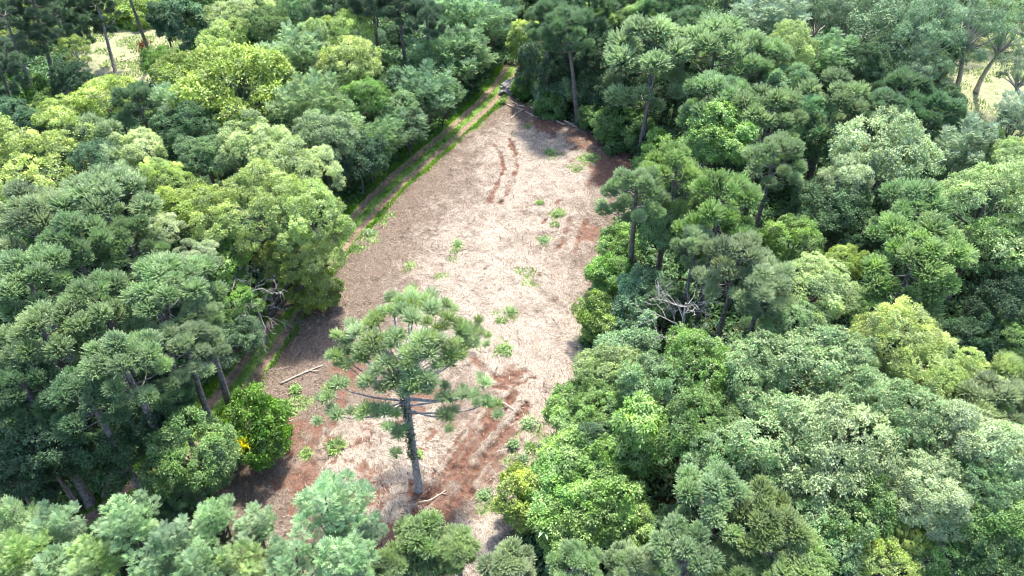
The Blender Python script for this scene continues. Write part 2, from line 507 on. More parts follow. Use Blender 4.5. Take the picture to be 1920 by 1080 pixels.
RUTS = [  # polyline, half width, depth
    (px([(915, 265), (938, 290), (945, 320), (932, 350), (918, 380)]), .22, .14),
    (px([(955, 265), (966, 290), (970, 320), (958, 350), (940, 385)]), .25, .16),
    (px([(1100, 415), (1090, 445), (1078, 475)]), .25, .14),
    (px([(1070, 412), (1060, 440), (1048, 470)]), .22, .12),
    (px([(1050, 380), (1035, 400), (1020, 420)]), .2, .1),
    (px([(985, 700), (935, 715), (900, 690), (885, 670)]), .3, .14),
    (px([(1000, 712), (955, 735), (915, 722)]), .22, .12),
    (px([(965, 740), (930, 790), (890, 838), (850, 890), (800, 950), (770, 985)]), .34, .2),
    (px([(935, 755), (900, 800), (860, 850), (825, 905), (780, 960)]), .25, .18),
    (px([(985, 765), (950, 820), (905, 870), (870, 925), (825, 985), (800, 1030)]), .4, .2),
    (px([(955, 850), (915, 888), (885, 925)]), .2, .14),
    (px([(940, 885), (905, 910), (878, 940)]), .2, .12),
    (px([(950, 762), (915, 812), (878, 858), (838, 912), (800, 962)]), .13, .12),
    (px([(972, 775), (938, 828), (900, 878), (860, 935)]), .13, .12),
    (px([(920, 740), (890, 785), (850, 840), (812, 895)]), .14, .10),
    (px([(985, 800), (950, 845), (915, 885)]), .12, .10),
    (px([(940, 862), (905, 898), (872, 930)]), .12, .10),
    (px([(925, 905), (890, 925), (862, 950)]), .12, .10),
    (px([(600, 790), (585, 850), (565, 905), (548, 965)]), .3, .08),
    (px([(655, 700), (640, 760), (622, 800)]), .22, .05),
]
SOILPATCH = [((870, 885), 1.3), ((830, 960), 2.0), ((915, 800), .9), ((800, 935), 1.3), ((955, 715), 1.5), ((1150, 300), 4.2), ((1090, 262), 3.0), ((1030, 240), 2.6), ((1135, 330), 2.6), ((690, 905), 1.6), ((650, 700), 2.2), ((560, 900), 1.7), ((720, 1010), 1.8), ((790, 745), 1.4), ((1095, 440), 1.8), ((540, 820), 2.2)]
GREENPATCH = [((945, 660), 1.3), ((955, 590), 1.0), ((990, 800), 1.25), ((860, 465), .9), ((850, 490), .7), ((1020, 455), 1.0), ((1045, 408), 1.3), ((1030, 292), 1.5), ((1105, 298), 1.5), ((690, 445), 1.8), ((715, 410), 1.8), ((670, 470), 1.3), ((990, 510), 1.3), ((995, 535), 1.0), ((910, 935), 1.0), ((965, 865), 1.0), ((575, 853), .6), ((560, 760), 1.3), ((900, 655), .8), ((1080, 320), 1.3), ((830, 520), .9), ((770, 500), .8), ((930, 590), .8), ((985, 240), 1.0), ((1110, 870), 2), ((1060, 780), 1.1)]


def field_masks(X, Y):
    wob = (vnoise(X, Y, 3.0, 3) - .5) * 2.4
    e = signed(X, Y, FIELD) + wob
    nA = vnoise(X, Y, 7.0, 4); nB = vnoise(X, Y, 1.3, 5); nC = vnoise(X, Y, .55, 6, 2); nE = vnoise(X, Y, 2.2, 7, 2)
    # pale straw: the middle band of the field
    u, v = proj(X, Y, 0 * X)
    mid = px([(1010, 290), (985, 380), (930, 470), (900, 540), (930, 640), (1030, 660), (1010, 720)])
    dm, _, _ = seg_dist(X, Y, mid)
    low = px([(690, 850), (760, 800), (720, 930)])
    dl, _, _ = seg_dist(X, Y, low)
    pale = np.clip(1.25 - dm / 9.5, 0, 1)
    pale = np.maximum(pale, np.clip(1.3 - dl / 5.0, 0, 1))
    d3, _, _ = seg_dist(X, Y, px([(930, 960), (900, 1040)])); pale = np.maximum(pale, np.clip(1.2 - d3 / 3, 0, 1))
    pale = np.clip(pale - .06 + (nA - .5) * .9 + (nB - .5) * .8 + (nC - .5) * .35, 0, 1)
    soil = np.zeros_like(X); z = np.zeros_like(X)
    for P, hw, dep in RUTS:
        d, _, _ = seg_dist(X, Y, P)
        d = d + (nC - .5) * .55 + (nB - .5) * .45 + (nE - .5) * .25
        soil = np.maximum(soil, np.clip(1.3 - d / hw * .62, 0, 1) * np.clip(.55 + (nE - .3) * 1.6, .35, 1))
        z += -dep * np.exp(-(d / hw) ** 2) + dep * .55 * np.exp(-((d - hw * 1.7) / (hw * .55)) ** 2)
    for p, rr in SOILPATCH:
        x0, y0, _ = at(*p)
        d = np.hypot(X - x0, Y - y0) + (nB - .5) * rr * 1.3 + (nC - .5) * rr * .7
        soil = np.maximum(soil, np.clip((1.15 - d / rr) * 1.4, 0, .72))
    green = np.zeros_like(X)
    for p, rr in GREENPATCH:
        x0, y0, _ = at(*p)
        d = np.hypot(X - x0, Y - y0) + (nB - .5) * rr * 1.4 + (nC - .5) * rr * .8
        green = np.maximum(green, np.clip((1.0 - d / rr) * 2.0, 0, 1))
    green = np.maximum(green, np.clip(1.0 - e / 1.3, 0, 1) * np.clip((nA - .42) * 5, 0, 1) * .8)
    curl = np.clip((vnoise(X + 3 * nB, Y + 3 * nA, .75, 9, 2) - .60) * 7, 0, 1)
    soil = np.maximum(soil, curl * np.clip(1.45 - dl / 6.0, 0, .9))
    z += (nB - .5) * .16 + (nC - .5) * .13 * (1 + soil)
    z += soil * (vnoise(X, Y, .42, 12, 2) - .5) * .34
    zz = np.where(e > 0, .05 + np.clip(e, 0, .8) * .22 + z, .05 + e * .35)
    return e, pale, soil, green, zz


def forest_z(X, Y):
    return (vnoise(X, Y, 9, 21) - .5) * .12 - .06


# the land: one sheet out to far beyond view, finer where it is seen
def axis(a, b, fine, far):
    inner = np.arange(a, b + fine * .5, fine)
    g = []; s = fine * 2; x = b
    while x < far: x += s; s *= 1.35; g.append(x)
    g2 = []; s = fine * 2; x = a
    while x > -far: x -= s; s *= 1.35; g2.append(x)
    return np.array(g2[::-1] + list(inner) + g)


def grid_mesh(xs, ys, zf):
    X, Y = np.meshgrid(xs, ys, indexing='ij')
    n, m = X.shape
    idx = np.arange(n * m).reshape(n, m)
    Q = np.stack([idx[:-1, :-1], idx[1:, :-1], idx[1:, 1:], idx[:-1, 1:]], -1).reshape(-1, 4)
    return X, Y, Q


def ground_mat(name, parts, rough=.95, bump=.5, bscale=3.0):
    """parts: list of (attribute or None, colour dark, colour light, noise scale, stretch); later ones are mixed over"""
    m, n, out = newmat(name)
    L = n.links.new
    geo = N(n, "ShaderNodeNewGeometry")
    prev = None; bh = None
    for atr, c1, c2, sc_, st in parts:
        mp = N(n, "ShaderNodeMapping"); mp.inputs["Scale"].default_value = (st, 1, 1); mp.inputs["Rotation"].default_value = (0, 0, .35)
        L(geo.outputs["Position"], mp.inputs[0])
        wn = N(n, "ShaderNodeTexNoise"); wn.inputs["Scale"].default_value = .5; wn.inputs["Detail"].default_value = 3
        L(geo.outputs["Position"], wn.inputs["Vector"])
        av = N(n, "ShaderNodeMix", data_type='VECTOR', i_0=.5) if False else None
        ad = N(n, "ShaderNodeVectorMath", operation='MULTIPLY_ADD'); ad.inputs[1].default_value = (2.2, 2.2, 0)
        L(wn.outputs["Color"], ad.inputs[0]); L(mp.outputs[0], ad.inputs[2])
        no = N(n, "ShaderNodeTexNoise"); no.inputs["Scale"].default_value = sc_; no.inputs["Detail"].default_value = 7; no.inputs["Roughness"].default_value = .68
        L(ad.outputs[0], no.inputs["Vector"])
        cr = N(n, "ShaderNodeValToRGB"); e = cr.color_ramp.elements
        e[0].position, e[1].position = .36, .64; e[0].color, e[1].color = (*c1, 1), (*c2, 1)
        L(no.outputs["Fac"], cr.inputs[0])
        if prev is None:
            prev = cr.outputs[0]; bh = no.outputs["Fac"]
        else:
            a = N(n, "ShaderNodeAttribute", attribute_name=atr)
            n2 = N(n, "ShaderNodeTexNoise"); n2.inputs["Scale"].default_value = 2.6; n2.inputs["Detail"].default_value = 5
            L(geo.outputs["Position"], n2.inputs["Vector"])
            # ragged edge: (mask - .5) * 2 + noise
            mm = N(n, "ShaderNodeMath", operation='MULTIPLY_ADD', i_1=1.7, i_2=-.85); L(a.outputs["Fac"], mm.inputs[0])
            m3 = N(n, "ShaderNodeMath", operation='MULTIPLY_ADD', i_1=2.4); m3.inputs[2].default_value = -.70
            L(n2.outputs["Fac"], m3.inputs[0])
            m4 = N(n, "ShaderNodeMath", operation='ADD', use_clamp=True); L(mm.outputs[0], m4.inputs[0]); L(m3.outputs[0], m4.inputs[1])
            mx = N(n, "ShaderNodeMix", data_type='RGBA'); L(m4.outputs[0], mx.inputs[0]); L(prev, mx.inputs[6]); L(cr.outputs[0], mx.inputs[7])
            prev = mx.outputs[2]
    pb = N(n, "ShaderNodeBsdfPrincipled"); pb.inputs["Roughness"].default_value = rough; pb.inputs["Specular IOR Level"].default_value = .1
    L(prev, pb.inputs["Base Color"])
    bn = N(n, "ShaderNodeTexNoise"); bn.inputs["Scale"].default_value = bscale; bn.inputs["Detail"].default_value = 8; bn.inputs["Roughness"].default_value = .7
    L(geo.outputs["Position"], bn.inputs["Vector"])
    bp = N(n, "ShaderNodeBump"); bp.inputs["Strength"].default_value = bump; bp.inputs["Distance"].default_value = .25
    L(bn.outputs["Fac"], bp.inputs["Height"]); L(bp.outputs[0], pb.inputs["Normal"])
    L(pb.outputs[0], out.inputs[0])
    return m


xs, ys = axis(-105, 105, 1.0, 900), axis(10, 165, 1.0, 900)
X, Y, Q = grid_mesh(xs, ys, None)
fe = signed(X, Y, FIELD); td, _, _ = seg_dist(X, Y, TRACK)
Z = forest_z(X, Y)
Z = Z - .7 * np.clip((fe - .5) / 1.5, 0, 1) - .35 * np.clip((2.3 - td) / 1.0, 0, 1)
for Pm in (MEADOW1, MEADOW2): Z = Z - .3 * np.clip((signed(X, Y, Pm) - 1) / 1.5, 0, 1)
M_FLOOR = ground_mat("forest_floor", [(None, (.018, .022, .012), (.05, .05, .026), 1.6, 1.0)])
g = link("ground", mesh_np("ground", np.stack([X, Y, Z], -1).reshape(-1, 3), Q, M_FLOOR, smooth=True))
tag(g, kind="structure")

# the cleared field
xs = np.arange(FIELD[:, 0].min() - 3, FIELD[:, 0].max() + 3, .17); ys = np.arange(FIELD[:, 1].min() - 3, FIELD[:, 1].max() + 3, .17)
X, Y, Q = grid_mesh(xs, ys, None)
e, pale, soil, green, Z = field_masks(X, Y)
keepv = (e > -2.2)
kq = keepv.ravel()[Q].all(1)
Q = Q[kq]
used = np.unique(Q); remap = np.full(X.size, -1); remap[used] = np.arange(len(used))
M_FIELD = ground_mat("cleared_field", [
    (None, (.078, .058, .047), (.185, .146, .12), 3.6, 1.9),
    ("pale", (.135, .105, .084), (.38, .335, .285), 3.6, 2.4),
    ("soil", (.075, .038, .028), (.185, .105, .078), 4.5, 1.0),
    ("green", (.12, .18, .06), (.26, .33, .15), 3.0, 1.0)], bump=.7, bscale=4.5)
g = link("cleared_field", mesh_np("cleared_field", np.stack([X, Y, Z], -1).reshape(-1, 3)[used], remap[Q], M_FIELD, smooth=True,
         attrs=dict(pale=pale.ravel()[used], soil=soil.ravel()[used], green=green.ravel()[used])))
tag(g, kind="structure")
FX0, FY0, FZ = xs[0], ys[0], Z


def field_z(x, y):
    i = np.clip(((x - FX0) / .17).astype(int), 0, FZ.shape[0] - 1); j = np.clip(((y - FY0) / .17).astype(int), 0, FZ.shape[1] - 1)
    return FZ[i, j]


# the dirt track: two wheel ruts with a green strip between
def smooth_poly(P, step=.5):
    d = np.r_[0, np.cumsum(np.hypot(*np.diff(P, axis=0).T))]
    t = np.arange(0, d[-1], step)
    out = np.stack([np.interp(t, d, P[:, 0]), np.interp(t, d, P[:, 1])], 1)
    for _ in range(8):
        out[1:-1] = (out[:-2] + 2 * out[1:-1] + out[2:]) / 4
    return out


TS = smooth_poly(TRACK, .3)
tan = nrm(np.gradient(TS, axis=0)); nor = np.stack([-tan[:, 1], tan[:, 0]], 1)
ac = np.linspace(-2.3, 2.3, 33)
X = TS[:, None, 0] + nor[:, None, 0] * ac; Y = TS[:, None, 1] + nor[:, None, 1] * ac
jn = (vnoise(X, Y, 1.2, 31) - .5)
rut = np.exp(-((np.abs(ac[None] + jn * .5) - .95) / .42) ** 2)
Zt = .13 - .10 * rut + jn * .1 + (vnoise(X, Y, .4, 32, 1) - .5) * .06 - np.clip((np.abs(ac[None]) - 1.6) / .7, 0, 1) * .3
idx = np.arange(X.size).reshape(X.shape)
Qt = np.stack([idx[:-1, :-1], idx[1:, :-1], idx[1:, 1:], idx[:-1, 1:]], -1).reshape(-1, 4)
M_TRACK = ground_mat("dirt_track", [(None, (.09, .16, .035), (.19, .29, .08), 3.0, 1.0), ("soil", (.12, .082, .062), (.28, .20, .16), 2.5, 1.0)], bump=.6)
g = link("dirt_track", mesh_np("dirt_track", np.stack([X, Y, Zt], -1).reshape(-1, 3), Qt, M_TRACK, smooth=True, attrs=dict(soil=np.clip(rut * 1.5 - .12, 0, 1).ravel())))
tag(g, kind="structure")

# two dry meadows beyond the wood
M_MEADOW = ground_mat("dry_meadow", [(None, (.14, .16, .08), (.26, .25, .165), 1.4, 1.0), ("green", (.12, .20, .03), (.22, .30, .06), 1.5, 1.0)])
for Pm in (MEADOW1, MEADOW2):
    xs = np.arange(Pm[:, 0].min() - 4, Pm[:, 0].max() + 4, .5); ys = np.arange(Pm[:, 1].min() - 4, Pm[:, 1].max() + 4, .5)
    X, Y, Q = grid_mesh(xs, ys, None)
    e = signed(X, Y, Pm) + (vnoise(X, Y, 4, 41) - .5) * 3
    Z = np.where(e > 0, .02 + np.clip(e, 0, 1) * .08 + (vnoise(X, Y, 1.5, 42) - .5) * .12, .02 + e * .2)
    k = (e > -2.5).ravel()[Q].all(1); Q = Q[k]
    used = np.unique(Q); rm = np.full(X.size, -1); rm[used] = np.arange(len(used))
    gr = np.clip((proj(X, Y, 0 * X)[1] * -1 + 62) / 18, 0, 1) if Pm is MEADOW1 else np.clip((vnoise(X, Y, 6, 44) - .5) * 2, 0, 1)
    g = link("dry_meadow", mesh_np("dry_meadow", np.stack([X, Y, Z], -1).reshape(-1, 3)[used], rm[Q], M_MEADOW, smooth=True, attrs=dict(green=gr.ravel()[used])))
    tag(g, kind="structure")

# ------------------------------------------------------------------ stuff: straw, verge grass, undergrowth
def straw_mat():
    m, n, out = newmat("dry_straw")
    a = N(n, "ShaderNodeAttribute", attribute_name="tint")
    cr = N(n, "ShaderNodeValToRGB"); e = cr.color_ramp.elements
    e[0].color = (.075, .05, .04, 1); e[1].color = (.47, .42, .36, 1)
    e2 = cr.color_ramp.elements.new(.5); e2.color = (.24, .192, .155, 1)
    d = N(n, "ShaderNodeBsdfDiffuse")
    n.links.new(a.outputs["Fac"], cr.inputs[0]); n.links.new(cr.outputs[0], d.inputs[0]); n.links.new(d.outputs[0], out.inputs[0])
    return m


n_st = 270000
x = rng.uniform(FIELD[:, 0].min(), FIELD[:, 0].max(), n_st * 2); y = rng.uniform(22, FIELD[:, 1].max(), n_st * 2)
e, pale, soil, green, zz = field_masks(x, y)
dens = np.clip(.3 + .6 * pale - .8 * soil, .04, 1) * np.clip((vnoise(x, y, .8, 51, 2) - .28) * 2.4, .1, 1)
k = (e > .2) & (rng.random(len(x)) < dens)
x, y, zz, pale, soil = x[k], y[k], zz[k], pale[k], soil[k]
m = len(x)
ang = vnoise(x, y, 4.0, 52) * 7 + .9 + rng.normal(size=m) * .55
ln = rng.uniform(.15, .55, m); wd = rng.uniform(.008, .024, m)
D = np.stack([np.cos(ang), np.sin(ang), rng.normal(size=m) * .16], 1)
S = np.stack([-np.sin(ang), np.cos(ang), rng.normal(size=m) * .3], 1)
C = np.stack([x, y, zz + rng.uniform(.02, .12, m)], 1)
V = np.stack([C - D * ln[:, None] * .5, C + S * wd[:, None], C + D * ln[:, None] * .5 + [0, 0, -.03], C - S * wd[:, None]], 1).reshape(-1, 3)
t = np.clip(.34 + (vnoise(x, y, 1.1, 53) - .5) * .5 + .48 * pale + rng.normal(size=m) * .2 - .3 * soil, 0, 1)
kt = rng.random(m) < .012
V = V.reshape(-1, 4, 3)
V[kt] = C[kt][:, None] + (V[kt] - C[kt][:, None]) * 2.0 + [0, 0, .06]
V = V.reshape(-1, 3)
t = np.where(kt, rng.random(m) * .3, t)
g = link("straw", mesh_np("straw", V, np.arange(4 * m).reshape(-1, 4), straw_mat(), tint=t))
tag(g, "pale dry straw and slash strewn over the cleared field", "straw", kind="stuff")


def blades(x, y, z, r, n, hgt, wid, lean=.5):
    m = len(x)
    a = r.uniform(0, 6.28, m)
    D = np.stack([np.cos(a) * lean, np.sin(a) * lean, np.ones(m)], 1) + r.normal(size=(m, 3)) * .2
    return leaves(np.stack([x, y, z], 1), D, np.stack([np.cos(a), np.sin(a), .3 * np.ones(m)], 1), hgt * r.uniform(.6, 1.3, m), wid)


# verge grass along the track
s = rng.uniform(0, len(TS) - 1, 70000).astype(int)
wch = rng.random(len(s))
off = np.where(wch < .35, rng.normal(size=len(s)) * .28, np.where(wch < .85, 1.55 + np.abs(rng.normal(size=len(s))) * 1.3, -1.55 - np.abs(rng.normal(size=len(s))) * .35))
# + offsets are to the left of the track's direction (top to bottom): that is its right side; flip so that the wood side gets the wide verge
off = -off
gx = TS[s, 0] + nor[s, 0] * off + rng.normal(size=len(s)) * .1; gy = TS[s, 1] + nor[s, 1] * off + rng.normal(size=len(s)) * .1
V, Q = blades(gx, gy, np.full(len(s), -.02), rng, 1, np.where(np.abs(off) < 1.2, .22, .4), .11, .6)
hh = np.clip(.5 + (vnoise(gx, gy, 3, 61) - .5) * .9 + rng.normal(size=len(s)) * .13, 0, 1)
g = link("verge_grass", mesh_np("verge_grass", V, Q, leaf_material("verge_grass", transl=.3, fixed=(.16, .30, .05)), tint=hh))
tag(g, "green grass growing on the verges and crown of the dirt track", "grass", kind="stuff")

# thin grass on the field's green patches and in the meadows
x = rng.uniform(-27, 24, 330000); y = rng.uniform(24, 108, 330000)
e, pale, soil, green, zz = field_masks(x, y)
k = (e > -.8) & (rng.random(len(x)) < np.clip(green - .12, 0, .75) + .008)
x, y, zz = x[k], y[k], zz[k]
V1, Q1 = blades(x, y, zz - .02, rng, 1, .24, .09, .7)
x2, y2 = [], []
for Pm in (MEADOW1, MEADOW2):
    a = rng.uniform(Pm[:, 0].min(), Pm[:, 0].max(), 16000); b = rng.uniform(Pm[:, 1].min(), Pm[:, 1].max(), 16000)
    k = (signed(a, b, Pm) > -.5) & (vnoise(a, b, 2.5, 62) > .48)
    x2.append(a[k]); y2.append(b[k])
x2, y2 = np.concatenate(x2), np.concatenate(y2)
V2, Q2 = blades(x2, y2, np.zeros(len(x2)), rng, 1, .4, .16, .6)
T = np.clip(.5 + rng.normal(size=len(Q1) + len(Q2)) * .2, 0, 1)
g = link("sparse_grass", mesh_np("sparse_grass", np.vstack([V1, V2]), np.vstack([Q1, Q2 + len(V1)]), leaf_material("sparse_grass", transl=.3, fixed=(.22, .34, .10)), tint=T))
tag(g, "thin green grass sprouting through the straw of the clearing", "grass", kind="stuff")


def free_of_open(x, y, mf=0.0, mt=2.4):
    """True where forest grows"""
    x, y = np.asarray(x, float), np.asarray(y, float)
    d, _, _ = seg_dist(x, y, TRACK)
    return (signed(x, y, FIELD) < -mf) & (d > mt) & (signed(x, y, MEADOW1) < 0) & (signed(x, y, MEADOW2) < 0)


x = rng.uniform(-100, 100, 150000); y = rng.uniform(18, 150, 150000)
uu, vv = proj(x, y, 0 * x)
k = (np.abs(uu - 960) < 1060) & (vv > -140) & free_of_open(x, y, -.2, 2.2)
x, y = x[k], y[k]
hgt = (.15 + 2.2 * np.clip(vnoise(x, y, 3.2, 71) - .3, 0, 1) ** 1.0) * np.clip(-signed(x, y, FIELD) / 3.5 + .25, .25, 1)
P = np.stack([x, y, hgt * rng.uniform(.35, 1.05, len(x))], 1)
O = nrm(np.stack([rng.normal(size=len(x)) * .5, rng.normal(size=len(x)) * .5, np.ones(len(x))], 1))
V, Q = sprigs(P, O, rng, 5, .5, .24, .2, 1.1, 0, .22)
tt = np.clip(np.repeat(.5 + (vnoise(x, y, 4, 72) - .5) * .9, 5) + rng.normal(size=len(Q)) * .12, 0, 1)
g = link("undergrowth", mesh_np("undergrowth", V, Q, leaf_material("undergrowth", fixed=(.09, .18, .075)), tint=tt))
tag(g, "dense dark green undergrowth covering the forest floor", "undergrowth", kind="stuff")

# ------------------------------------------------------------------ trees
PAL = dict(
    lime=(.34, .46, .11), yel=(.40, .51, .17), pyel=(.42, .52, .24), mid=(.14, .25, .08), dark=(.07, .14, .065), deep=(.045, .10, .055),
    grey=(.25, .35, .18), silver=(.32, .44, .24), blue=(.12, .22, .12), olive=(.26, .36, .085), mint=(.31, .45, .25), bright=(.19, .34, .085),
    arau=(.29, .41, .20), araug=(.34, .45, .24), araud=(.17, .28, .145), arauy=(.31, .42, .18), araul=(.29, .43, .16), araud2=(.13, .20, .125),
    brightd=(.13, .26, .035), brightl=(.24, .41, .12), lime2=(.28, .42, .09), blue2=(.19, .33, .18), soft2=(.22, .36, .18), silver2=(.29, .38, .26),
    silvermint=(.27, .38, .25), mintb=(.34, .47, .19), mintd=(.22, .35, .18), mintd2=(.20, .32, .19), pyel2=(.34, .48, .20), pyel3=(.27, .38, .14),
    cream=(.42, .50, .27), gum=(.14, .24, .125), soft=(.20, .33, .15))
NAMES = dict(broad="broadleaf_tree", fine="broadleaf_tree", flower="flowering_tree", tips="broadleaf_tree", layer="broadleaf_tree", shrub="shrub", drape="draped_tree",
             gum="eucalyptus_tree", feather="mimosa_tree", plume="mimosa_tree", arau="araucaria_tree", arauy="araucaria_tree", pole="araucaria_tree")
placed = []
uses = {}


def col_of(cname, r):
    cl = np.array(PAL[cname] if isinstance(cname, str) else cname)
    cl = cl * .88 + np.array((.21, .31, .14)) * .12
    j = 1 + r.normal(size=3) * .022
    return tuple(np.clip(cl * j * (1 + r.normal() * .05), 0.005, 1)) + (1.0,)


def make_trunk(kind, base, cc, cen, sx, h_crown, r, slim=1.0):
    """trunk from the ground to the crown and limbs to its lobes; local to the root at base"""
    mb = MB()
    off = np.array([cc[0] - base[0], cc[1] - base[1], cc[2]])
    ht = float(np.linalg.norm(off))
    r0 = (.015 + .008 * r.random()) * max(ht, 4) + .05 + (.08 if kind == 'gum' else 0)
    if kind in ("arau", "arauy", "pole"):
        r0 = (.021 * ht + .07) * slim
        top = off + [0, 0, h_crown * .45]
        n = 9
        tt = np.linspace(0, 1, n)[:, None]
        P = np.array([0, 0, -.25]) + tt * (top + [0, 0, .25]) + r.normal(size=(n, 3)) * [.04, .04, 0]
        rad = r0 * (1 - .62 * tt[:, 0]); rad[0] *= 1.5; rad[1] *= 1.08
        mb.tube(P, rad, 8)
        for q in cen:
            end = off + q * sx - [0, 0, .15]
            rr = math.hypot(q[0] * sx, q[1] * sx)
            if rr < .5: continue
            zs = min(end[2] - rr * r.uniform(.15, .4), top[2] - .1)
            zs = max(zs, top[2] * .35)
            f = (zs + .25) / (top[2] + .25)
            st = np.array([0, 0, -.25]) + f * (top + [0, 0, .25])
            m1 = st * .45 + end * .55 - [0, 0, .12 * rr]
            b = .035 + .010 * rr
            mb.tube([st, st * .7 + m1 * .3, m1, end], [b, b * .9, b * .7, b * .4], 5)
        return mb
    lean = r.normal(size=3) * [.25, .25, 0]
    fork = off - [0, 0, h_crown * (.55 if kind not in ("feather", "gum", "plume") else .95)]
    fork[2] = max(fork[2], ht * .3)
    n = 6
    tt = np.linspace(0, 1, n)[:, None]
    P = np.array([0, 0, -.25]) * (1 - tt) + tt * fork + np.sin(tt * 3.14) * lean
    rad = r0 * (1 - .4 * tt[:, 0]); rad[0] *= 1.35
    mb.tube(P, rad, 8)
    kk = r.permutation(len(cen))[:min(len(cen), 14 if kind in ("gum", "layer", "feather", "plume") else 10)]
    for i in kk:
        end = off + cen[i] * sx
        end = fork + (end - fork) * .92
        m1 = fork * .5 + end * .5 + r.normal(size=3) * .18 - [0, 0, .1]
        b = r0 * r.uniform(.28, .45)
        mb.tube([fork - [0, 0, .05], fork * .75 + m1 * .25, m1, end], [b * 1.2, b, b * .7, b * .25], 5)
    return mb


def plant(kind, u, v, rpx, h, cname, label, group=None, base=None, cat=None, bark=None, base_px=None, base_keep=False, slim=1.0, vz=1.0, world=None, margin=True):
    r = np.random.default_rng(int(abs(u) * 7 + abs(v) * 131 + rpx * 17) % 2**31)
    lst = PROTO[kind]
    i = uses.get(kind, int(r.integers(len(lst)))); uses[kind] = i + 1
    pr = lst[i % len(lst)]
    if world is not None:
        x, y, zc, rm = world
    else:
        zc = h * .75
        for _ in range(8):
            x, y, t = at(u, v, zc)
            rm = rpx * t * (1.0 if kind == 'feather' else 1.1)
            zc = max(h - pr["top"] * rm / pr["R"] * vz, .35 * h)
    s = rm / pr["R"]
    if base_px is not None: base = at(*base_px)[:2]
    b = list(base) if base is not None else [x, y]
    if base is None and margin and not base_keep:
        stepd = -.4 if x < seg_x(y) else .4
        for _ in range(24):
            if free_of_open(b[0], b[1], .4, 1.9): break
            b[0] += stepd
    root = bpy.data.objects.new(NAMES[kind], None)
    COL.objects.link(root)
    root.location = (b[0], b[1], 0)
    root.empty_display_size = .5
    tag(root, label, cat or ("shrub" if kind == "shrub" else "tree"), group)
    cc = np.array([x, y, zc])
    if bark == "pale": bark = M_PALE
    if bark is None:
        bark = M_PINEBARK if kind in ("arau", "arauy", "pole") else (M_PALE if kind == "gum" else M_BARK)
    rz = r.uniform(0, 6.28)
    ca, sa = math.cos(rz), math.sin(rz)
    cen = pr["cen"] @ np.array([[ca, -sa, 0], [sa, ca, 0], [0, 0, 1]]).T * [1, 1, vz]
    mb = make_trunk(kind, b, cc, cen, s, pr["top"] * s * vz, r, slim)
    link("trunk", mb.mesh("trunk", bark), root)
    cr = link("crown", pr["me"], root, (cc[0] - b[0], cc[1] - b[1], zc), (s * r.uniform(.88, 1.14), s * r.uniform(.88, 1.14), s * vz * r.uniform(.9, 1.12)), rz)
    cr.color = col_of(cname, r)
    placed.append((x, y, rm, zc))
    return root


def seg_x(y):
    """x of the field's middle line at depth y, to tell the left wood from the right"""
    return float(np.interp(y, [25, 58, 80, 106, 140], [-6, -4, 2, 2, 2]))


TREES = []
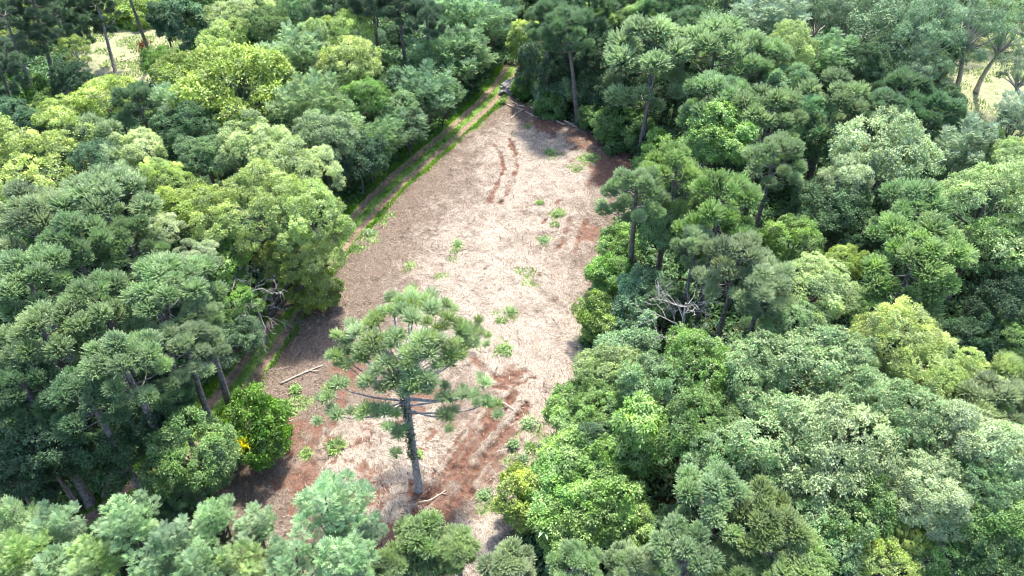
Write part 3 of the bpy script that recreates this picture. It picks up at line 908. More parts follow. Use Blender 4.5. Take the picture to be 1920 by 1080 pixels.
# --- far upper left: slender araucarias round the dry meadow (bases on the ground)
# kind, u, v, r(px), height, colour, label
TREES += [
 ("broad", 435, 38, 38, 12, "pyel", "pale yellow-green dome-shaped tree beside the dark draped columns at the far wood's edge"),
 ("fine", 497, 12, 40, 12, "pyel", "pale green round tree at the top edge, nearest the draped columns' woodland side"),
 ("broad", 502, 58, 42, 12, "mid", "mid green round tree with yellowish cap between pale spiky tree and grey canopy"),
 ("fine", 428, 88, 52, 11, "yel", "yellow-green spiky-topped tree overlooking the dry meadow, above the spreading lime tree"),
 ("broad", 580, 28, 45, 13, "soft", "soft green rounded tree at the top of the left wood, in front of tall araucarias"),
 ("fine", 640, 75, 52, 13, "yel", "tall yellow-green tree beside the dark twin araucaria trunks, brightest of the ridge"),
 ("broad", 588, 88, 45, 12.5, "grey", "grey-green round tree between silvery tree and tall yellow-green ridge tree"),
 ("plume", 550, 140, 58, 12.5, "silver", "silver grey-green tree with feathery drooping foliage behind the spreading lime tree"),
 ("layer", 436, 176, 92, 13, "lime", "spreading lime-yellow tree with pale bare forking branches showing beneath its crown", dict(bark="pale")),
 ("tips", 335, 138, 42, 9.5, "olive", "mid green tree with yellow leaf tips bordering the dry meadow below the burnt trunk"),
 ("fine", 402, 122, 26, 11, "silver", "small silver-grey round crown squeezed behind the spreading lime tree"),
 ("layer", 205, 188, 48, 10, "lime", "lime-topped low tree along the meadow's near edge below the thin bare pole"),
 ("tips", 130, 222, 40, 9, "lime", "dark tree with lime-yellow cap at the end of the meadow edge row"),
 ("arau", 262, 200, 46, 12, "araud", "dark bluish araucaria among broadleaf crowns near the meadow"),
 ("feather", 320, 212, 36, 12, "silver", "feathery silver-grey tree touching the spreading lime tree's side"),
 ("arau", 178, 262, 50, 12, "araug", "grey-green araucaria at the shaded hollow's rim in the left wood"),
 ("broad", 352, 245, 48, 11, "dark", "dark green round tree in shade beneath the spreading lime tree"),
 ("broad", 180, 308, 44, 12, "blue", "dark blue-green round tree between pale yellow tree and large yellow-lime tree"),
 ("fine", 262, 285, 46, 12.5, "pyel", "pale yellow-grey tree in the middle of the left wood, two rows below the meadow"),
 ("fine", 62, 315, 88, 14, "yel", "large yellow-lime tree with many small domes at the left edge of the wood"),
 ("feather", 240, 335, 36, 12, "silver", "silvery feathered crown next to the large yellow-lime tree"),
 ("fine", 305, 335, 42, 12.5, "yel", "yellow-green domed tree above the bright leafy gap"),
 ("broad", 385, 298, 46, 12.5, "soft", "mid green dome in the row beneath the spreading lime tree"),
 ("fine", 480, 285, 66, 13.5, "pyel", "pale yellow-green broad tree directly below the spreading lime tree's bare branches"),
 ("fine", 555, 335, 62, 13, "pyel", "pale creamy-green tree leaning over the track, topmost of the big yellow trio"),
 ("plume", 585, 210, 60, 13, "grey", "grey-green feathery tree on the wood's flank above the track, by the silver tree"),
 ("broad", 605, 275, 55, 12, "grey", "dusky grey-green tree on the wood's flank just above the shaded verge"),
 ("plume", 640, 245, 42, 10, "silver", "silver-tinged tree nearest the track below the bright leafy tree"),
 ("broad", 655, 125, 50, 12, "yel", "bright yellow-green tree hanging on the slope under the twin araucaria trunks"),
 ("broad", 690, 190, 40, 10, "bright", "bright green tree with yellow shoulder below the darker araucaria trunk"),
 ("shrub", 694, 290, 36, 6.5, "bright", "bright green leafy shrub tree bordering the track's wood side"),
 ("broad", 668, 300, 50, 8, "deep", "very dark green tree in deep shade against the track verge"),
 ("drape", 308, 40, 22, 11, "deep", "slim dark creeper-draped column on the meadow's far side"),
 ("drape", 348, 42, 30, 12, "blue", "wide dark blue-green draped column beside the slim one"),
 ("broad", 133, 152, 34, 8, "deep", "dark round bush tree standing at the meadow corner"),
 ("gum", 138, 95, 26, 9, "olive", "thin rusty-tinged tree over the meadow corner bush"),
 ("shrub", 40, 190, 48, 6, "bright", "bright green shrub beneath the slender araucarias at the far left"),
 ("shrub", 95, 205, 36, 5, "mid", "mid green shrub in the hollow below the slender araucarias"),
 ("broad", 30, 240, 52, 8, "blue", "dark blue-green tree filling the hollow at the left edge"),
 ("broad", 85, 250, 40, 7, "deep", "dark tree in the hollow behind the large yellow-lime tree"),
 ("shrub", 262, 30, 34, 4, "lime", "bright lime thicket shrub at the meadow's far end"),
 ("shrub", 225, 25, 30, 4, "lime", "lime green thicket shrub behind the thin bare pole"),
 ("shrub", 385, 25, 30, 5, "bright", "vivid green shrub peeping between draped column and pale dome"),
]
# --- araucaria stand, left
TREES += [
 ("arau", 195, 388, 88, 16, "araug", "large grey-green araucaria at the back of the left stand, beside the bright leafy gap"),
 ("arau", 62, 425, 85, 16, "araug", "grey-green araucaria at the left edge below the large yellow-lime tree"),
 ("arau", 140, 470, 72, 16, "arau", "araucaria in the thick of the left stand, ringed by others"),
 ("arau", 245, 462, 60, 14, "arau", "smaller araucaria under the large grey-green one, near the leafy gap"),
 ("arau", 60, 540, 84, 16.5, "arau", "broad araucaria on the left edge halfway down the stand"),
 ("arau", 318, 548, 82, 17, "arau", "tall araucaria with separate shaggy pompoms reaching toward the dead tangle"),
 ("arau", 195, 585, 74, 16.5, "arau", "dense araucaria in the centre of the left stand"),
 ("arau", 90, 640, 80, 17, "arau", "araucaria with domed tufts at the left edge, above the dark shaded trees"),
 ("arau", 350, 655, 66, 15, "araug", "araucaria closest to the track, its tufts above the wooded verge"),
 ("arau", 235, 690, 76, 17, "arau", "araucaria whose bare grey limbs and trunk show at its centre"),
 ("arau", 165, 745, 66, 15, "araud", "shaded araucaria in the row below the bare-limbed one"),
 ("arau", 50, 730, 70, 15, "araud", "dark araucaria at the left edge beneath the domed one"),
 ("arauy", 380, 590, 40, 15, "araug", "small araucaria crown with two shaggy pompoms beside the leafy gap's foot"),
 ("arauy", 330, 760, 44, 12, "araud", "small shaded araucaria with pale bare branches beneath it, near the track"),
 ("layer", 358, 398, 60, 12.5, "lime", "vivid lime-green leafy tree in the gap between araucarias and pale yellow trees"),
 ("fine", 296, 432, 38, 13, "cream", "pale cream-green small crown at the side of the vivid lime tree"),
 ("fine", 372, 482, 34, 12, "cream", "cream-topped little tree below the vivid lime tree"),
 ("shrub", 415, 500, 52, 10, "bright", "bright green leafy tree between araucaria pompoms and the dead tangle"),
 ("broad", 425, 570, 46, 8, "bright", "bright green ivy-like tree low beside the dead tangle"),
 ("fine", 480, 395, 74, 14, "yel", "yellow-green domed tree, left member of the big yellow trio"),
 ("fine", 580, 410, 68, 13, "yel", "biggest yellow-green tree overhanging the track and the clearing's edge"),
 ("fine", 600, 485, 46, 9, "yel", "lowest yellow-green tree hanging over the hidden bend of the track"),
 ("broad", 545, 490, 52, 9, "olive", "olive green tree underneath the biggest yellow tree"),
 ("shrub", 590, 545, 40, 4.5, "olive", "olive green shrub touching the track's hidden bend"),
 ("broad", 440, 640, 44, 6, "blue", "dark blue-green tree on the wood side of the track below the dead tangle"),
 ("broad", 420, 455, 40, 11, "soft", "soft green crown tucked beside the left member of the yellow trio"),
]
# --- lower left, in shade
TREES += [
 ("broad", 60, 810, 72, 12, "dark", "dark leafy tree at the left edge with a brighter green flank, above the mint saplings"),
 ("broad", 205, 815, 84, 11, "dark", "big dark blue-green tree shading the lower track"),
 ("broad", 85, 865, 52, 8, "dark", "dusky green tree leaning over the lower track's shadow"),
 ("broad", 290, 770, 60, 11, "deep", "dark tree wedged between shaded araucarias and broad green tree"),
 ("broad", 358, 858, 76, 11, "mid", "broad mid-green tree standing over the lower track beside the round bush"),
 ("broad", 350, 915, 44, 6, "dark", "dark skirt tree below the broad mid-green tree"),
 ("shrub", 474, 808, 66, 6.3, "brightd", "round glossy green bush tree with one yellow spot beside the track", dict(base_keep=True, cat="tree", vz=1.15)),
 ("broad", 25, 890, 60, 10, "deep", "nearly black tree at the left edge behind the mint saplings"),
]
# --- mint mimosas along the bottom
TREES += [
 ("feather", 30, 1000, 56, 12, "mint", "mint green mimosa in the bottom left corner"),
 ("feather", 112, 1000, 42, 12, "mint", "mint mimosa with a bushy flank beside the shaded lower track"),
 ("feather", 245, 985, 46, 13, "mint", "tall pointed mint mimosa rising before the shaded lower track"),
 ("feather", 325, 1025, 44, 12, "silvermint", "pale mint mimosa with brown bare stem showing, next to the tall pointed one"),
 ("feather", 402, 982, 38, 12, "mint", "slim blue-mint mimosa standing alone with a dark stem, below the broad mid-green tree"),
 ("feather", 480, 990, 34, 11, "mint", "small mint mimosa at the bottom of the clearing's rutted strip"),
 ("feather", 185, 1058, 48, 12, "mintb", "yellowish mint mimosa low on the bottom edge, left of the slim ones"),
 ("feather", 130, 1070, 46, 12, "mint", "mint mimosa cut by the bottom edge near the corner group"),
 ("feather", 628, 958, 60, 13.5, "mint", "tallest mint mimosa, standing in front of the clearing's dry straw"),
 ("feather", 548, 1058, 42, 12, "mint", "mint mimosa on the bottom edge with thin dark stem below the rutted strip"),
 ("feather", 650, 1055, 52, 12, "mint", "mint mimosa at the foot of the tallest one"),
 ("feather", 470, 1065, 46, 11.5, "mintb", "pale yellowish mimosa on the bottom edge between slim mimosas"),
 ("feather", 385, 1068, 44, 11.5, "mint", "bluish mint mimosa on the bottom edge under the slim lone one"),
 ("feather", 690, 1000, 34, 10, "silvermint", "thin see-through mimosa beside the young araucaria clump"),
 ("feather", 60, 1062, 54, 12, "mintb", "bright mint mimosa on the bottom edge in the corner group"),
 ("feather", 300, 1075, 46, 11.5, "mint", "low mimosa on the bottom edge below the pale bare-stemmed one"),
]
# --- bottom centre and right
TREES += [
 ("arauy", 790, 1025, 58, 10, "arauy", "young araucaria with tight domed tufts on the bottom edge, before the red ruts"),
 ("arauy", 858, 1030, 42, 9.5, "arauy", "narrow young araucaria beside the domed one on the bottom edge"),
 ("arauy", 735, 1075, 44, 9, "arauy", "young araucaria low on the bottom edge next to the mimosas"),
 ("arauy", 950, 1070, 52, 11, "araug", "soft grey-green young araucaria at the bottom edge where the clearing ends"),
 ("shrub", 985, 940, 50, 6, "lime", "yellow-lime bush at the clearing's lower corner, above the soft young araucaria"),
 ("shrub", 1050, 925, 58, 7, "brightl", "light bright green leafy bush beside the yellow-lime one"),
 ("shrub", 1060, 990, 62, 7, "brightl", "bright green bush with star-shaped rosettes, nearest the bottom edge"),
 ("shrub", 1140, 955, 64, 8, "brightl", "wide bright green bush between rosette bush and the dark hollow"),
 ("shrub", 1190, 985, 44, 7, "bright", "green bush on the dark hollow's lower lip"),
 ("shrub", 1075, 855, 54, 7, "brightl", "pale bright bush on the clearing's edge beside the grassy ruts"),
 ("shrub", 1140, 870, 48, 8, "bright", "leafy bush just above the wide bright green one, beside the dark hollow"),
 ("shrub", 1078, 775, 48, 6.5, "brightl", "light green bush on the clearing's edge below the pale minty crown"),
 ("broad", 1135, 770, 54, 8, "brightl", "round light green tree behind the clearing's edge bushes"),
 ("drape", 1200, 815, 52, 11, "bright", "creeper-covered bright green column above the dark hollow"),
 ("broad", 1150, 705, 56, 8.5, "mintb", "pale minty crown at the clearing's edge beneath the leafy thicket"),
 ("broad", 1235, 735, 64, 11, "soft", "mid green tree between the pale minty crown and green-topped tree"),
 ("arau", 1335, 955, 92, 15, "araug", "shaggy grey-green araucaria at the bottom, left of its pair"),
 ("arau", 1440, 1000, 92, 15, "arauy", "shaggy araucaria at the bottom with pale stems showing, second of the pair"),
 ("arau", 1285, 1050, 76, 14, "araug", "araucaria sinking below the bottom edge under the shaggy pair"),
 ("arau", 1500, 1072, 76, 14, "arauy", "yellow-tinged araucaria cut by the bottom edge at the end of the shaggy group"),
 ("arau", 1180, 1065, 56, 12, "araug", "small araucaria on the bottom edge beside the rosette bush"),
 ("arau", 1080, 1068, 56, 12, "arau", "araucaria with upright tufts on the bottom edge below the rosette bush"),
 ("arau", 1390, 1075, 70, 13, "arauy", "araucaria crown filling the bottom edge between the shaggy pair"),
 ("flower", 1570, 850, 100, 14, "grey", "big pale-blossomed tree in the middle of the flowering group"),
 ("flower", 1450, 830, 84, 13.5, "soft", "pale-blossomed tree on the clearing side of the flowering group"),
 ("flower", 1500, 700, 92, 13.5, "soft", "pale-blossomed tree uppermost in the flowering group"),
 ("flower", 1400, 700, 66, 13, "soft", "pale-blossomed tree nearest the green-topped tree"),
 ("flower", 1610, 760, 66, 13, "soft", "pale-blossomed tree touching the yellow dome-topped tree"),
 ("flower", 1600, 680, 46, 13, "soft", "small pale-blossomed crown between uppermost tree and yellow dome"),
 ("tips", 1305, 690, 66, 12.5, "bright", "green-topped leafy tree in front of the dead tree's foot"),
 ("broad", 1310, 800, 66, 12, "mid", "mid green tree with drooping leaves above the dark hollow"),
 ("tips", 1345, 855, 52, 11.5, "soft", "soft green tree with one pale lime shoulder by the dark hollow"),
 ("flower", 1700, 785, 68, 13.5, "soft", "pale-tufted tree below the yellow dome-topped tree"),
 ("flower", 1790, 840, 88, 14, "silver", "whitish large crown near the right edge, brightest of the blossomed trees"),
 ("flower", 1740, 930, 70, 13, "silver", "whitish crown lower down beside yellow-tipped trees"),
 ("flower", 1880, 860, 70, 13.5, "silver", "whitish crown touching the right edge"),
 ("tips", 1605, 955, 78, 12.5, "mid", "mid green tree sprinkled with yellow tips below the big blossomed tree"),
 ("tips", 1545, 1000, 60, 11.5, "soft", "bluish green tree with yellow tips beside the shaggy araucarias"),
 ("fine", 1712, 990, 40, 10.5, "lime", "small lime-green crown among the lower right trees"),
 ("tips", 1770, 1040, 56, 10, "bright", "bright green leafy tree on the bottom edge beyond the lime crown"),
 ("broad", 1850, 990, 74, 12, "mid", "mid green tree near the bottom right corner with bare twig"),
 ("broad", 1890, 1060, 70, 11, "dark", "dark green tree filling the bottom right corner"),
 ("tips", 1650, 1060, 56, 10.5, "olive", "yellow-flecked tree on the bottom edge below the small lime crown"),
 ("broad", 1840, 925, 56, 12.5, "soft", "soft green crown between whitish crowns near the right edge"),
 ("fine", 1690, 650, 80, 14, "yel", "yellow dome-topped tree, brightest in the right wood"),
 ("fine", 1735, 705, 62, 13, "yel", "lower yellow dome joined to the brightest yellow tree"),
 ("fine", 1800, 725, 56, 12, "yel", "yellow-olive tree stretching from the yellow domes to the right edge"),
 ("arau", 1860, 765, 72, 12.5, "araug", "grey-green araucaria below the black gap near the right edge"),
 ("arau", 1905, 715, 50, 12, "arauy", "olive araucaria cut by the right edge below the black gap"),
 ("fine", 1525, 545, 68, 13.5, "pyel", "creamy yellow-green tree beside the thinly clad araucaria, above the blossomed group"),
 ("fine", 1580, 495, 40, 11, "lime", "lime crown at the foot of the umbrella-shaped araucaria"),
 ("layer", 1630, 590, 44, 11, "brightl", "bright lime-green crown between creamy tree and yellow dome"),
 ("broad", 1490, 455, 52, 12, "bright", "bright mid-green round tree in the gap right of the big tufted araucaria"),
 ("broad", 1480, 610, 50, 12, "soft", "soft green crown below the creamy tree"),
]
# --- right wood, middle
TREES += [
 ("arau", 1350, 405, 84, 15.5, "araul", "big tufted araucaria with fresh green tips at the centre of the right wood"),
 ("arau", 1265, 335, 66, 15, "araul", "fresh-tipped araucaria on the clearing side of the big tufted one"),
 ("arau", 1380, 505, 78, 15, "araug", "pale grey araucaria with bare white limbs below it, above the dead tree"),
 ("arau", 1430, 545, 62, 14.5, "araug", "grey araucaria merging into the creamy yellow-green tree"),
 ("arau", 1305, 462, 42, 13, "araug", "thinly clad araucaria behind the dead tree's bare twigs"),
 ("arau", 1715, 490, 96, 16, "araul", "umbrella-shaped araucaria with dark bare limbs visible under its crown"),
 ("arau", 1705, 405, 72, 14.5, "arau", "araucaria just behind the umbrella-shaped one"),
 ("flower", 1648, 318, 86, 14.5, "silver", "round white-flowered tree standing out in the upper right wood"),
 ("flower", 1590, 345, 48, 13, "silver", "smaller white-flowered crown on the flank of the round white one"),
 ("broad", 1560, 405, 60, 11.5, "dark", "dark green tree under the white-flowered trees"),
 ("broad", 1530, 385, 34, 10, "soft", "small soft-green ball-shaped tree beside the dark one"),
 ("fine", 1862, 400, 96, 15, "pyel2", "large pale green tree with rusty flecks on the right edge"),
 ("broad", 1880, 480, 62, 12, "mid", "mid green tree beneath the large pale green one on the right edge"),
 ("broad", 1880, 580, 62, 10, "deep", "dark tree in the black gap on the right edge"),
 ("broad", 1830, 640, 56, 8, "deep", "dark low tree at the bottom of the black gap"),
 ("broad", 1900, 655, 44, 8, "mid", "green leafy tree at the right edge within the black gap"),
 ("broad", 1620, 455, 46, 10, "dark", "dark crown left of the umbrella-shaped araucaria"),
 ("shrub", 1345, 262, 56, 13.5, "brightl", "bright green creeper-clad crown in the upper part of the right wood"),
 ("feather", 1520, 262, 44, 12.5, "blue2", "blue-green feathery tree on the left of the round white-flowered one"),
 ("arau", 1450, 305, 62, 15, "arau", "olive araucaria between the creeper-clad crown and the feathery blue-green tree"),
 ("arau", 1440, 225, 72, 15, "arau", "tufted araucaria behind the creeper-clad crown"),
 ("arau", 1345, 190, 70, 15, "arau", "araucaria directly behind the creeper-clad crown toward the clearing"),
 ("arau", 1560, 205, 70, 14.5, "arau", "olive-tufted araucaria above the white-flowered tree"),
 ("arau", 1640, 215, 56, 14, "araud", "darker araucaria above the white-flowered tree's far side"),
 ("arau", 1690, 185, 60, 13.5, "araud", "dark araucaria in front of the big eucalyptus"),
 ("arau", 1745, 225, 56, 12.5, "araud", "dark low araucaria near the pale feathery tree"),
 ("plume", 1803, 292, 50, 12, "silver2", "pale grey feathery tree with twiggy top near the right edge"),
 ("fine", 1475, 105, 58, 14.5, "pyel3", "yellowish green dome among the araucarias of the far right wood"),
 ("plume", 1440, 38, 56, 14.5, "silver2", "silver-green round feathery tree at the top edge of the right wood"),
 ("plume", 1545, 118, 46, 12.5, "soft2", "soft bluish green low dome in front of the eucalyptus trunks"),
 ("arau", 1340, 100, 84, 16, "araug", "wide araucaria with flattened tufts at the far end of the clearing's right side"),
 ("arau", 1425, 125, 60, 15, "arau", "araucaria between the flattened-tuft one and the yellowish dome"),
 ("arau", 1290, 60, 48, 14, "araud", "araucaria behind the flattened-tuft one at the top"),
 ("broad", 1610, 125, 42, 11, "dark", "dark green crown at the eucalyptus grove's foot"),
 ("broad", 1480, 170, 44, 13, "soft", "soft green crown enclosed by tufted araucarias"),
 ("broad", 1240, 430, 46, 10, "soft", "soft green tree behind the bare leaning trunk at the clearing's edge"),
 ("fine", 1900, 300, 46, 12, "pyel2", "light green crown on the right edge above the large pale green tree"),
]
# --- right clearing edge shrubs
TREES += [
 ("shrub", 1160, 460, 38, 5, "brightl", "bright lime shrub around the leaning trunk on the clearing's edge"),
 ("shrub", 1140, 515, 36, 4.5, "bright", "green shrub at the clearing's edge below the leaning trunk"),
 ("shrub", 1128, 600, 44, 5.5, "lime2", "vivid yellow-green shrub bulging into the clearing"),
 ("shrub", 1175, 610, 50, 6, "blue2", "large-leaved bluish green shrub thicket left of the dead tree"),
 ("shrub", 1180, 665, 50, 6.5, "soft2", "soft bluish shrub below the large-leaved thicket"),
 ("shrub", 1200, 545, 40, 6, "blue2", "bluish leafy shrub under the thinly clad araucaria"),
 ("shrub", 1210, 365, 44, 6.5, "soft", "soft green shrub at the clearing's bend below the tall twin trunks"),
 ("shrub", 1240, 300, 46, 6.5, "bright", "green shrub right of the tall twin trunks"),
 ("shrub", 1165, 240, 44, 5.5, "mid", "mid green shrub behind the fallen poles"),
 ("shrub", 1120, 222, 30, 4, "mid", "small green shrub just behind the longest fallen pole"),
 ("shrub", 1090, 165, 38, 6, "soft2", "round soft-leaved shrub beside the far leaning trunk"),
 ("shrub", 1040, 168, 34, 5.5, "blue2", "bluish palmate shrub behind the stacked timber"),
 ("shrub", 985, 168, 22, 3, "bright", "low green shrub leaning on the stacked timber"),
 ("shrub", 1030, 205, 26, 3, "mid", "low scrub bush between stacked timber and fallen poles"),
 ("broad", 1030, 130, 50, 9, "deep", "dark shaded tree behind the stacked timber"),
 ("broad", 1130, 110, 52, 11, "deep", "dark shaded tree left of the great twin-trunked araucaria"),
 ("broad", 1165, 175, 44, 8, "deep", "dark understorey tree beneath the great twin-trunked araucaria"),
]
# --- top centre
TREES += [
 ("drape", 985, 78, 25, 9, "lime", "narrow lime-yellow column tree at the head of the track", dict(base_px=(978, 130))),
 ("arau", 1030, 42, 44, 15, "araud", "dark araucaria behind the lime column"),
 ("arau", 1060, 60, 52, 15.5, "araud", "dark araucaria with bare lower limbs over the far leaning trunk"),
 ("arau", 1105, 15, 50, 15, "araud", "dark araucaria on the top edge between lime bushes"),
 ("broad", 1125, 38, 32, 12, "brightl", "round vivid green crown at the top, largest of the lit pair"),
 ("broad", 1205, 28, 26, 12, "brightl", "small vivid green crown at the top beside a pale stem"),
 ("broad", 1165, 45, 32, 11, "mid", "mid green crown between the two vivid ones at the top"),
 ("arau", 1240, 20, 44, 14, "araud", "dark araucaria at the top edge above the great twin-trunked one"),
 ("arau", 1170, 10, 44, 13, "araud", "araucaria crown on the top edge above the vivid pair"),
 ("plume", 860, 60, 52, 11, "mintd", "feathery sea-green tree in the far grove, nearest the top centre"),
 ("plume", 915, 55, 44, 10, "mintd", "feathery sea-green tree beside the lime column across the track"),
 ("plume", 882, 112, 40, 8.5, "mintd", "bushy sea-green tree on the track's verge near its head"),
 ("plume", 845, 130, 56, 9.5, "mintd", "large feathery sea-green tree in the middle of the far grove"),
 ("plume", 832, 182, 36, 7.5, "mintd", "feathery sea-green tree dipping to the track verge"),
 ("plume", 800, 190, 52, 9, "mintd2", "bluish feathery tree near the twin araucaria trunks"),
 ("plume", 766, 243, 36, 7, "mintd2", "bluish feathery tree on the verge halfway along the grove"),
 ("plume", 722, 266, 38, 7.5, "mintd", "feathery tree at the grove's near end by the track"),
 ("plume", 803, 125, 38, 9, "mintd", "feathery sea-green tree behind the second araucaria trunk"),
 ("plume", 850, 10, 44, 11, "mintd2", "bluish feathery crown at the top edge of the far grove"),
 ("plume", 935, 20, 36, 9, "mintd2", "feathery crown on the top edge beside the track's vanishing head"),
 ("broad", 745, 215, 44, 8, "soft", "soft green tree at the foot of the twin araucaria trunks"),
 ("broad", 740, 168, 28, 6, "dark", "dark crown between the twin araucaria trunks"),
 ("arau", 748, 5, 46, 16, "araud2", "dark tufted araucaria whose tall bare trunk shows beside the sea-green grove", dict(base_px=(765, 185))),
 ("arau", 695, -5, 52, 17, "araud2", "dark tufted araucaria with the thick black trunk above the yellow slope tree", dict(base_px=(718, 150))),
 ("arau", 800, 35, 44, 14, "araud2", "dark araucaria at the grove's back, third from the thick black trunk"),
 ("arau", 625, 8, 40, 15, "araud2", "dark araucaria at the top edge behind the ridge's yellow tree"),
]
# --- eucalyptus and slender poles, with bases read off the ground
TREES += [
 ("gum", 1685, 75, 92, 16.5, "gum", "big eucalyptus with several whitish forked stems at its heart"),
 ("gum", 1742, 52, 48, 16, "gum", "eucalyptus beside the dry glade, pale stem leaning away"),
 ("gum", 1828, 42, 46, 16, "gum", "sparse eucalyptus in front of the dry glade with dark twin stems", dict(base_px=(1790, 175))),
 ("gum", 1893, 52, 42, 15, "gum", "tall eucalyptus leaning over the dry glade by the right edge", dict(base_px=(1830, 172))),
 ("gum", 1600, 20, 46, 13, "gum", "eucalyptus at the top edge with reddish bare stem", dict(base_px=(1545, 85))),
 ("gum", 1540, 15, 44, 12, "gum", "eucalyptus at the top edge over the soft bluish dome"),
 ("gum", 1640, 15, 48, 13, "gum", "eucalyptus at the top edge behind the big whitish-stemmed one"),
 ("gum", 1720, 10, 48, 12, "gum", "eucalyptus at the top edge behind the dry glade's corner"),
 ("gum", 1800, 5, 48, 12, "gum", "eucalyptus at the top edge beyond the dry glade"),
 ("gum", 1885, 5, 50, 12, "olive", "yellow-green eucalyptus at the top right corner"),
 ("plume", 1908, 228, 40, 13, "silver2", "pale grey weeping tree at the right edge before the dry glade"),
 ("gum", 1738, 128, 32, 11, "gum", "thin eucalyptus clump screening the dry glade"),
 ("gum", 1925, 125, 36, 12, "gum", "grey-leaved eucalyptus cut by the right edge"),
 ("broad", 1765, 200, 38, 8, "dark", "dark green tree at the foot of the eucalyptus poles"),
 ("broad", 1840, 268, 36, 6, "mid", "green undergrowth tree on the dry glade's near rim"),
 ("pole", 20, 55, 46, 15, "araud2", "slender araucaria at the left edge with drooping whorls, nearest of the poles", dict(base_px=(80, 217))),
 ("pole", 70, 15, 44, 17, "araud2", "tall slender araucaria second from the left edge, trunk bare at the foot", dict(base_px=(108, 173))),
 ("pole", 5, 130, 40, 13, "araud2", "slender araucaria half outside the left edge above the hollow", dict(base_px=(32, 235))),
 ("pole", 120, 35, 40, 13, "araud2", "slender araucaria rising over the meadow corner bush", dict(base_px=(142, 148))),
 ("pole", 184, 10, 34, 13, "araud2", "thin bare pole araucaria standing alone in the dry meadow", dict(base_px=(223, 156))),
 ("pole", 225, -55, 40, 20, "araud2", "tall bare-trunked araucaria with burnt foot at the meadow's edge", dict(base_px=(286, 115), slim=.62)),
 ("pole", 150, 20, 34, 12, "araud2", "small slender araucaria behind the meadow corner", dict(base_px=(168, 72))),
 ("arau", 1220, 115, 92, 16.5, "araug", "great twin-trunked araucaria standing clear at the clearing's corner", dict(base_px=(1203, 303))),
 ("arau", 1192, 365, 58, 15, "arau", "slim araucaria leaning over the clearing, dark straight trunk below its tufts", dict(base_px=(1180, 522))),
]
for row in TREES:
    plant(*row[:7], **(row[7] if len(row) > 7 else {}))
# a second stem of the great araucaria at the clearing's corner
bx_, by_, _ = at(1195, 305)
for o in list(bpy.data.objects):
    if o.get("label", "").startswith("great twin-trunked"):
        mb = MB()
        lx, ly = bx_ - o.location.x, by_ - o.location.y
        mb.tube([(lx, ly, -.2), (lx + .1, ly, 4), (lx + .35, ly - .1, 8), (lx + .7, ly - .2, 12)], [.26, .2, .16, .08], 8)
        link("trunk", mb.mesh("trunk", M_PINEBARK), o)
    if o.get("label", "").startswith("round glossy green bush"):
        x, y, t = at(474, 822, 4.6)
        r = np.random.default_rng(5)
        P = r.normal(size=(70, 3)) * [.32, .3, .34]
        V, Q = sprigs(P, nrm(np.array([[0, -.7, .7]]) + r.normal(size=(70, 3)) * .4), r, 7, .24, .11)
        yl = link("yellow_leaves", mesh_np("yellow_leaves", V, Q, M_LEAF, tint=np.clip(.5 + r.normal(size=len(Q)) * .15, 0, 1)), o)
        tag(yl, "bright yellow cluster of leaves")
        cr = [q for q in bpy.data.objects if q.parent == o and q.name.startswith("crown")][0]
        rm = 2.2 * cr.scale[0] / (2.2 / 3.5)
        cz = cr.location.z
        d = nrm(np.array([0.05, -1.0, .25]))
        rr_ = 2.2 * cr.scale[0]
        yl.location = (cr.location.x + .1, cr.location.y - rr_ * .80, cz + rr_ * .45)
        yl.color = (.62, .58, .03, 1)

# ------------------------------------------------------------------ the lone araucaria in the clearing
r = np.random.default_rng(77)
bx, by, _ = at(787, 921)
bz = float(field_z(np.array([bx]), np.array([by]))[0])
root = bpy.data.objects.new("araucaria_tree", None)
COL.objects.link(root)
root.location = (bx, by, bz)
tag(root, "lone tall araucaria with an open umbrella crown and bare straight trunk in the clearing", "tree")
TH_ = 14.6
mb = MB()
n = 16
tt = np.linspace(0, 1, n)
P = np.stack([-.04 * np.sin(tt * 5), .05 * np.sin(tt * 4), -.3 + tt * (TH_ + .3)], 1)
rad = .30 - .13 * tt; rad[0] = .42; rad[1] = .32
mb.tube(P, rad, 12)
for k in range(160):   # stubs of shed branches roughen the bark
    z = r.uniform(4.5, 11.5); a = r.uniform(0, 6.28); rr = .30 - .13 * z / TH_
    p0 = np.array([math.cos(a) * rr * .9, math.sin(a) * rr * .9, z]); d = np.array([math.cos(a), math.sin(a), r.uniform(-.4, .3)])
    mb.tube([p0, p0 + d * r.uniform(.07, .2)], [.035, .012], 4)
M_LONE = bark_material("pale_grey_pine_bark", (.15, .145, .145), (.40, .385, .38), 5.0, (1, 1, .8))
link("trunk", mb.mesh("trunk", M_LONE), root)
iv = MB()
zz_ = r.uniform(4, 11, 260); a = r.normal(size=260) * .8 + 3.4; rr = .32 - .13 * zz_ / TH_
P = np.stack([np.cos(a) * rr, np.sin(a) * rr, zz_], 1)
V, Q = sprigs(P, nrm(np.stack([np.cos(a), np.sin(a), .3 + 0 * a], 1)), r, 4, .16, .08)
o = link("climbing_ivy", mesh_np("climbing_ivy", V, Q, M_LEAF, tint=np.clip(.5 + r.normal(size=len(Q)) * .15, 0, 1)), root)
o.color = (.06, .09, .04, 1)
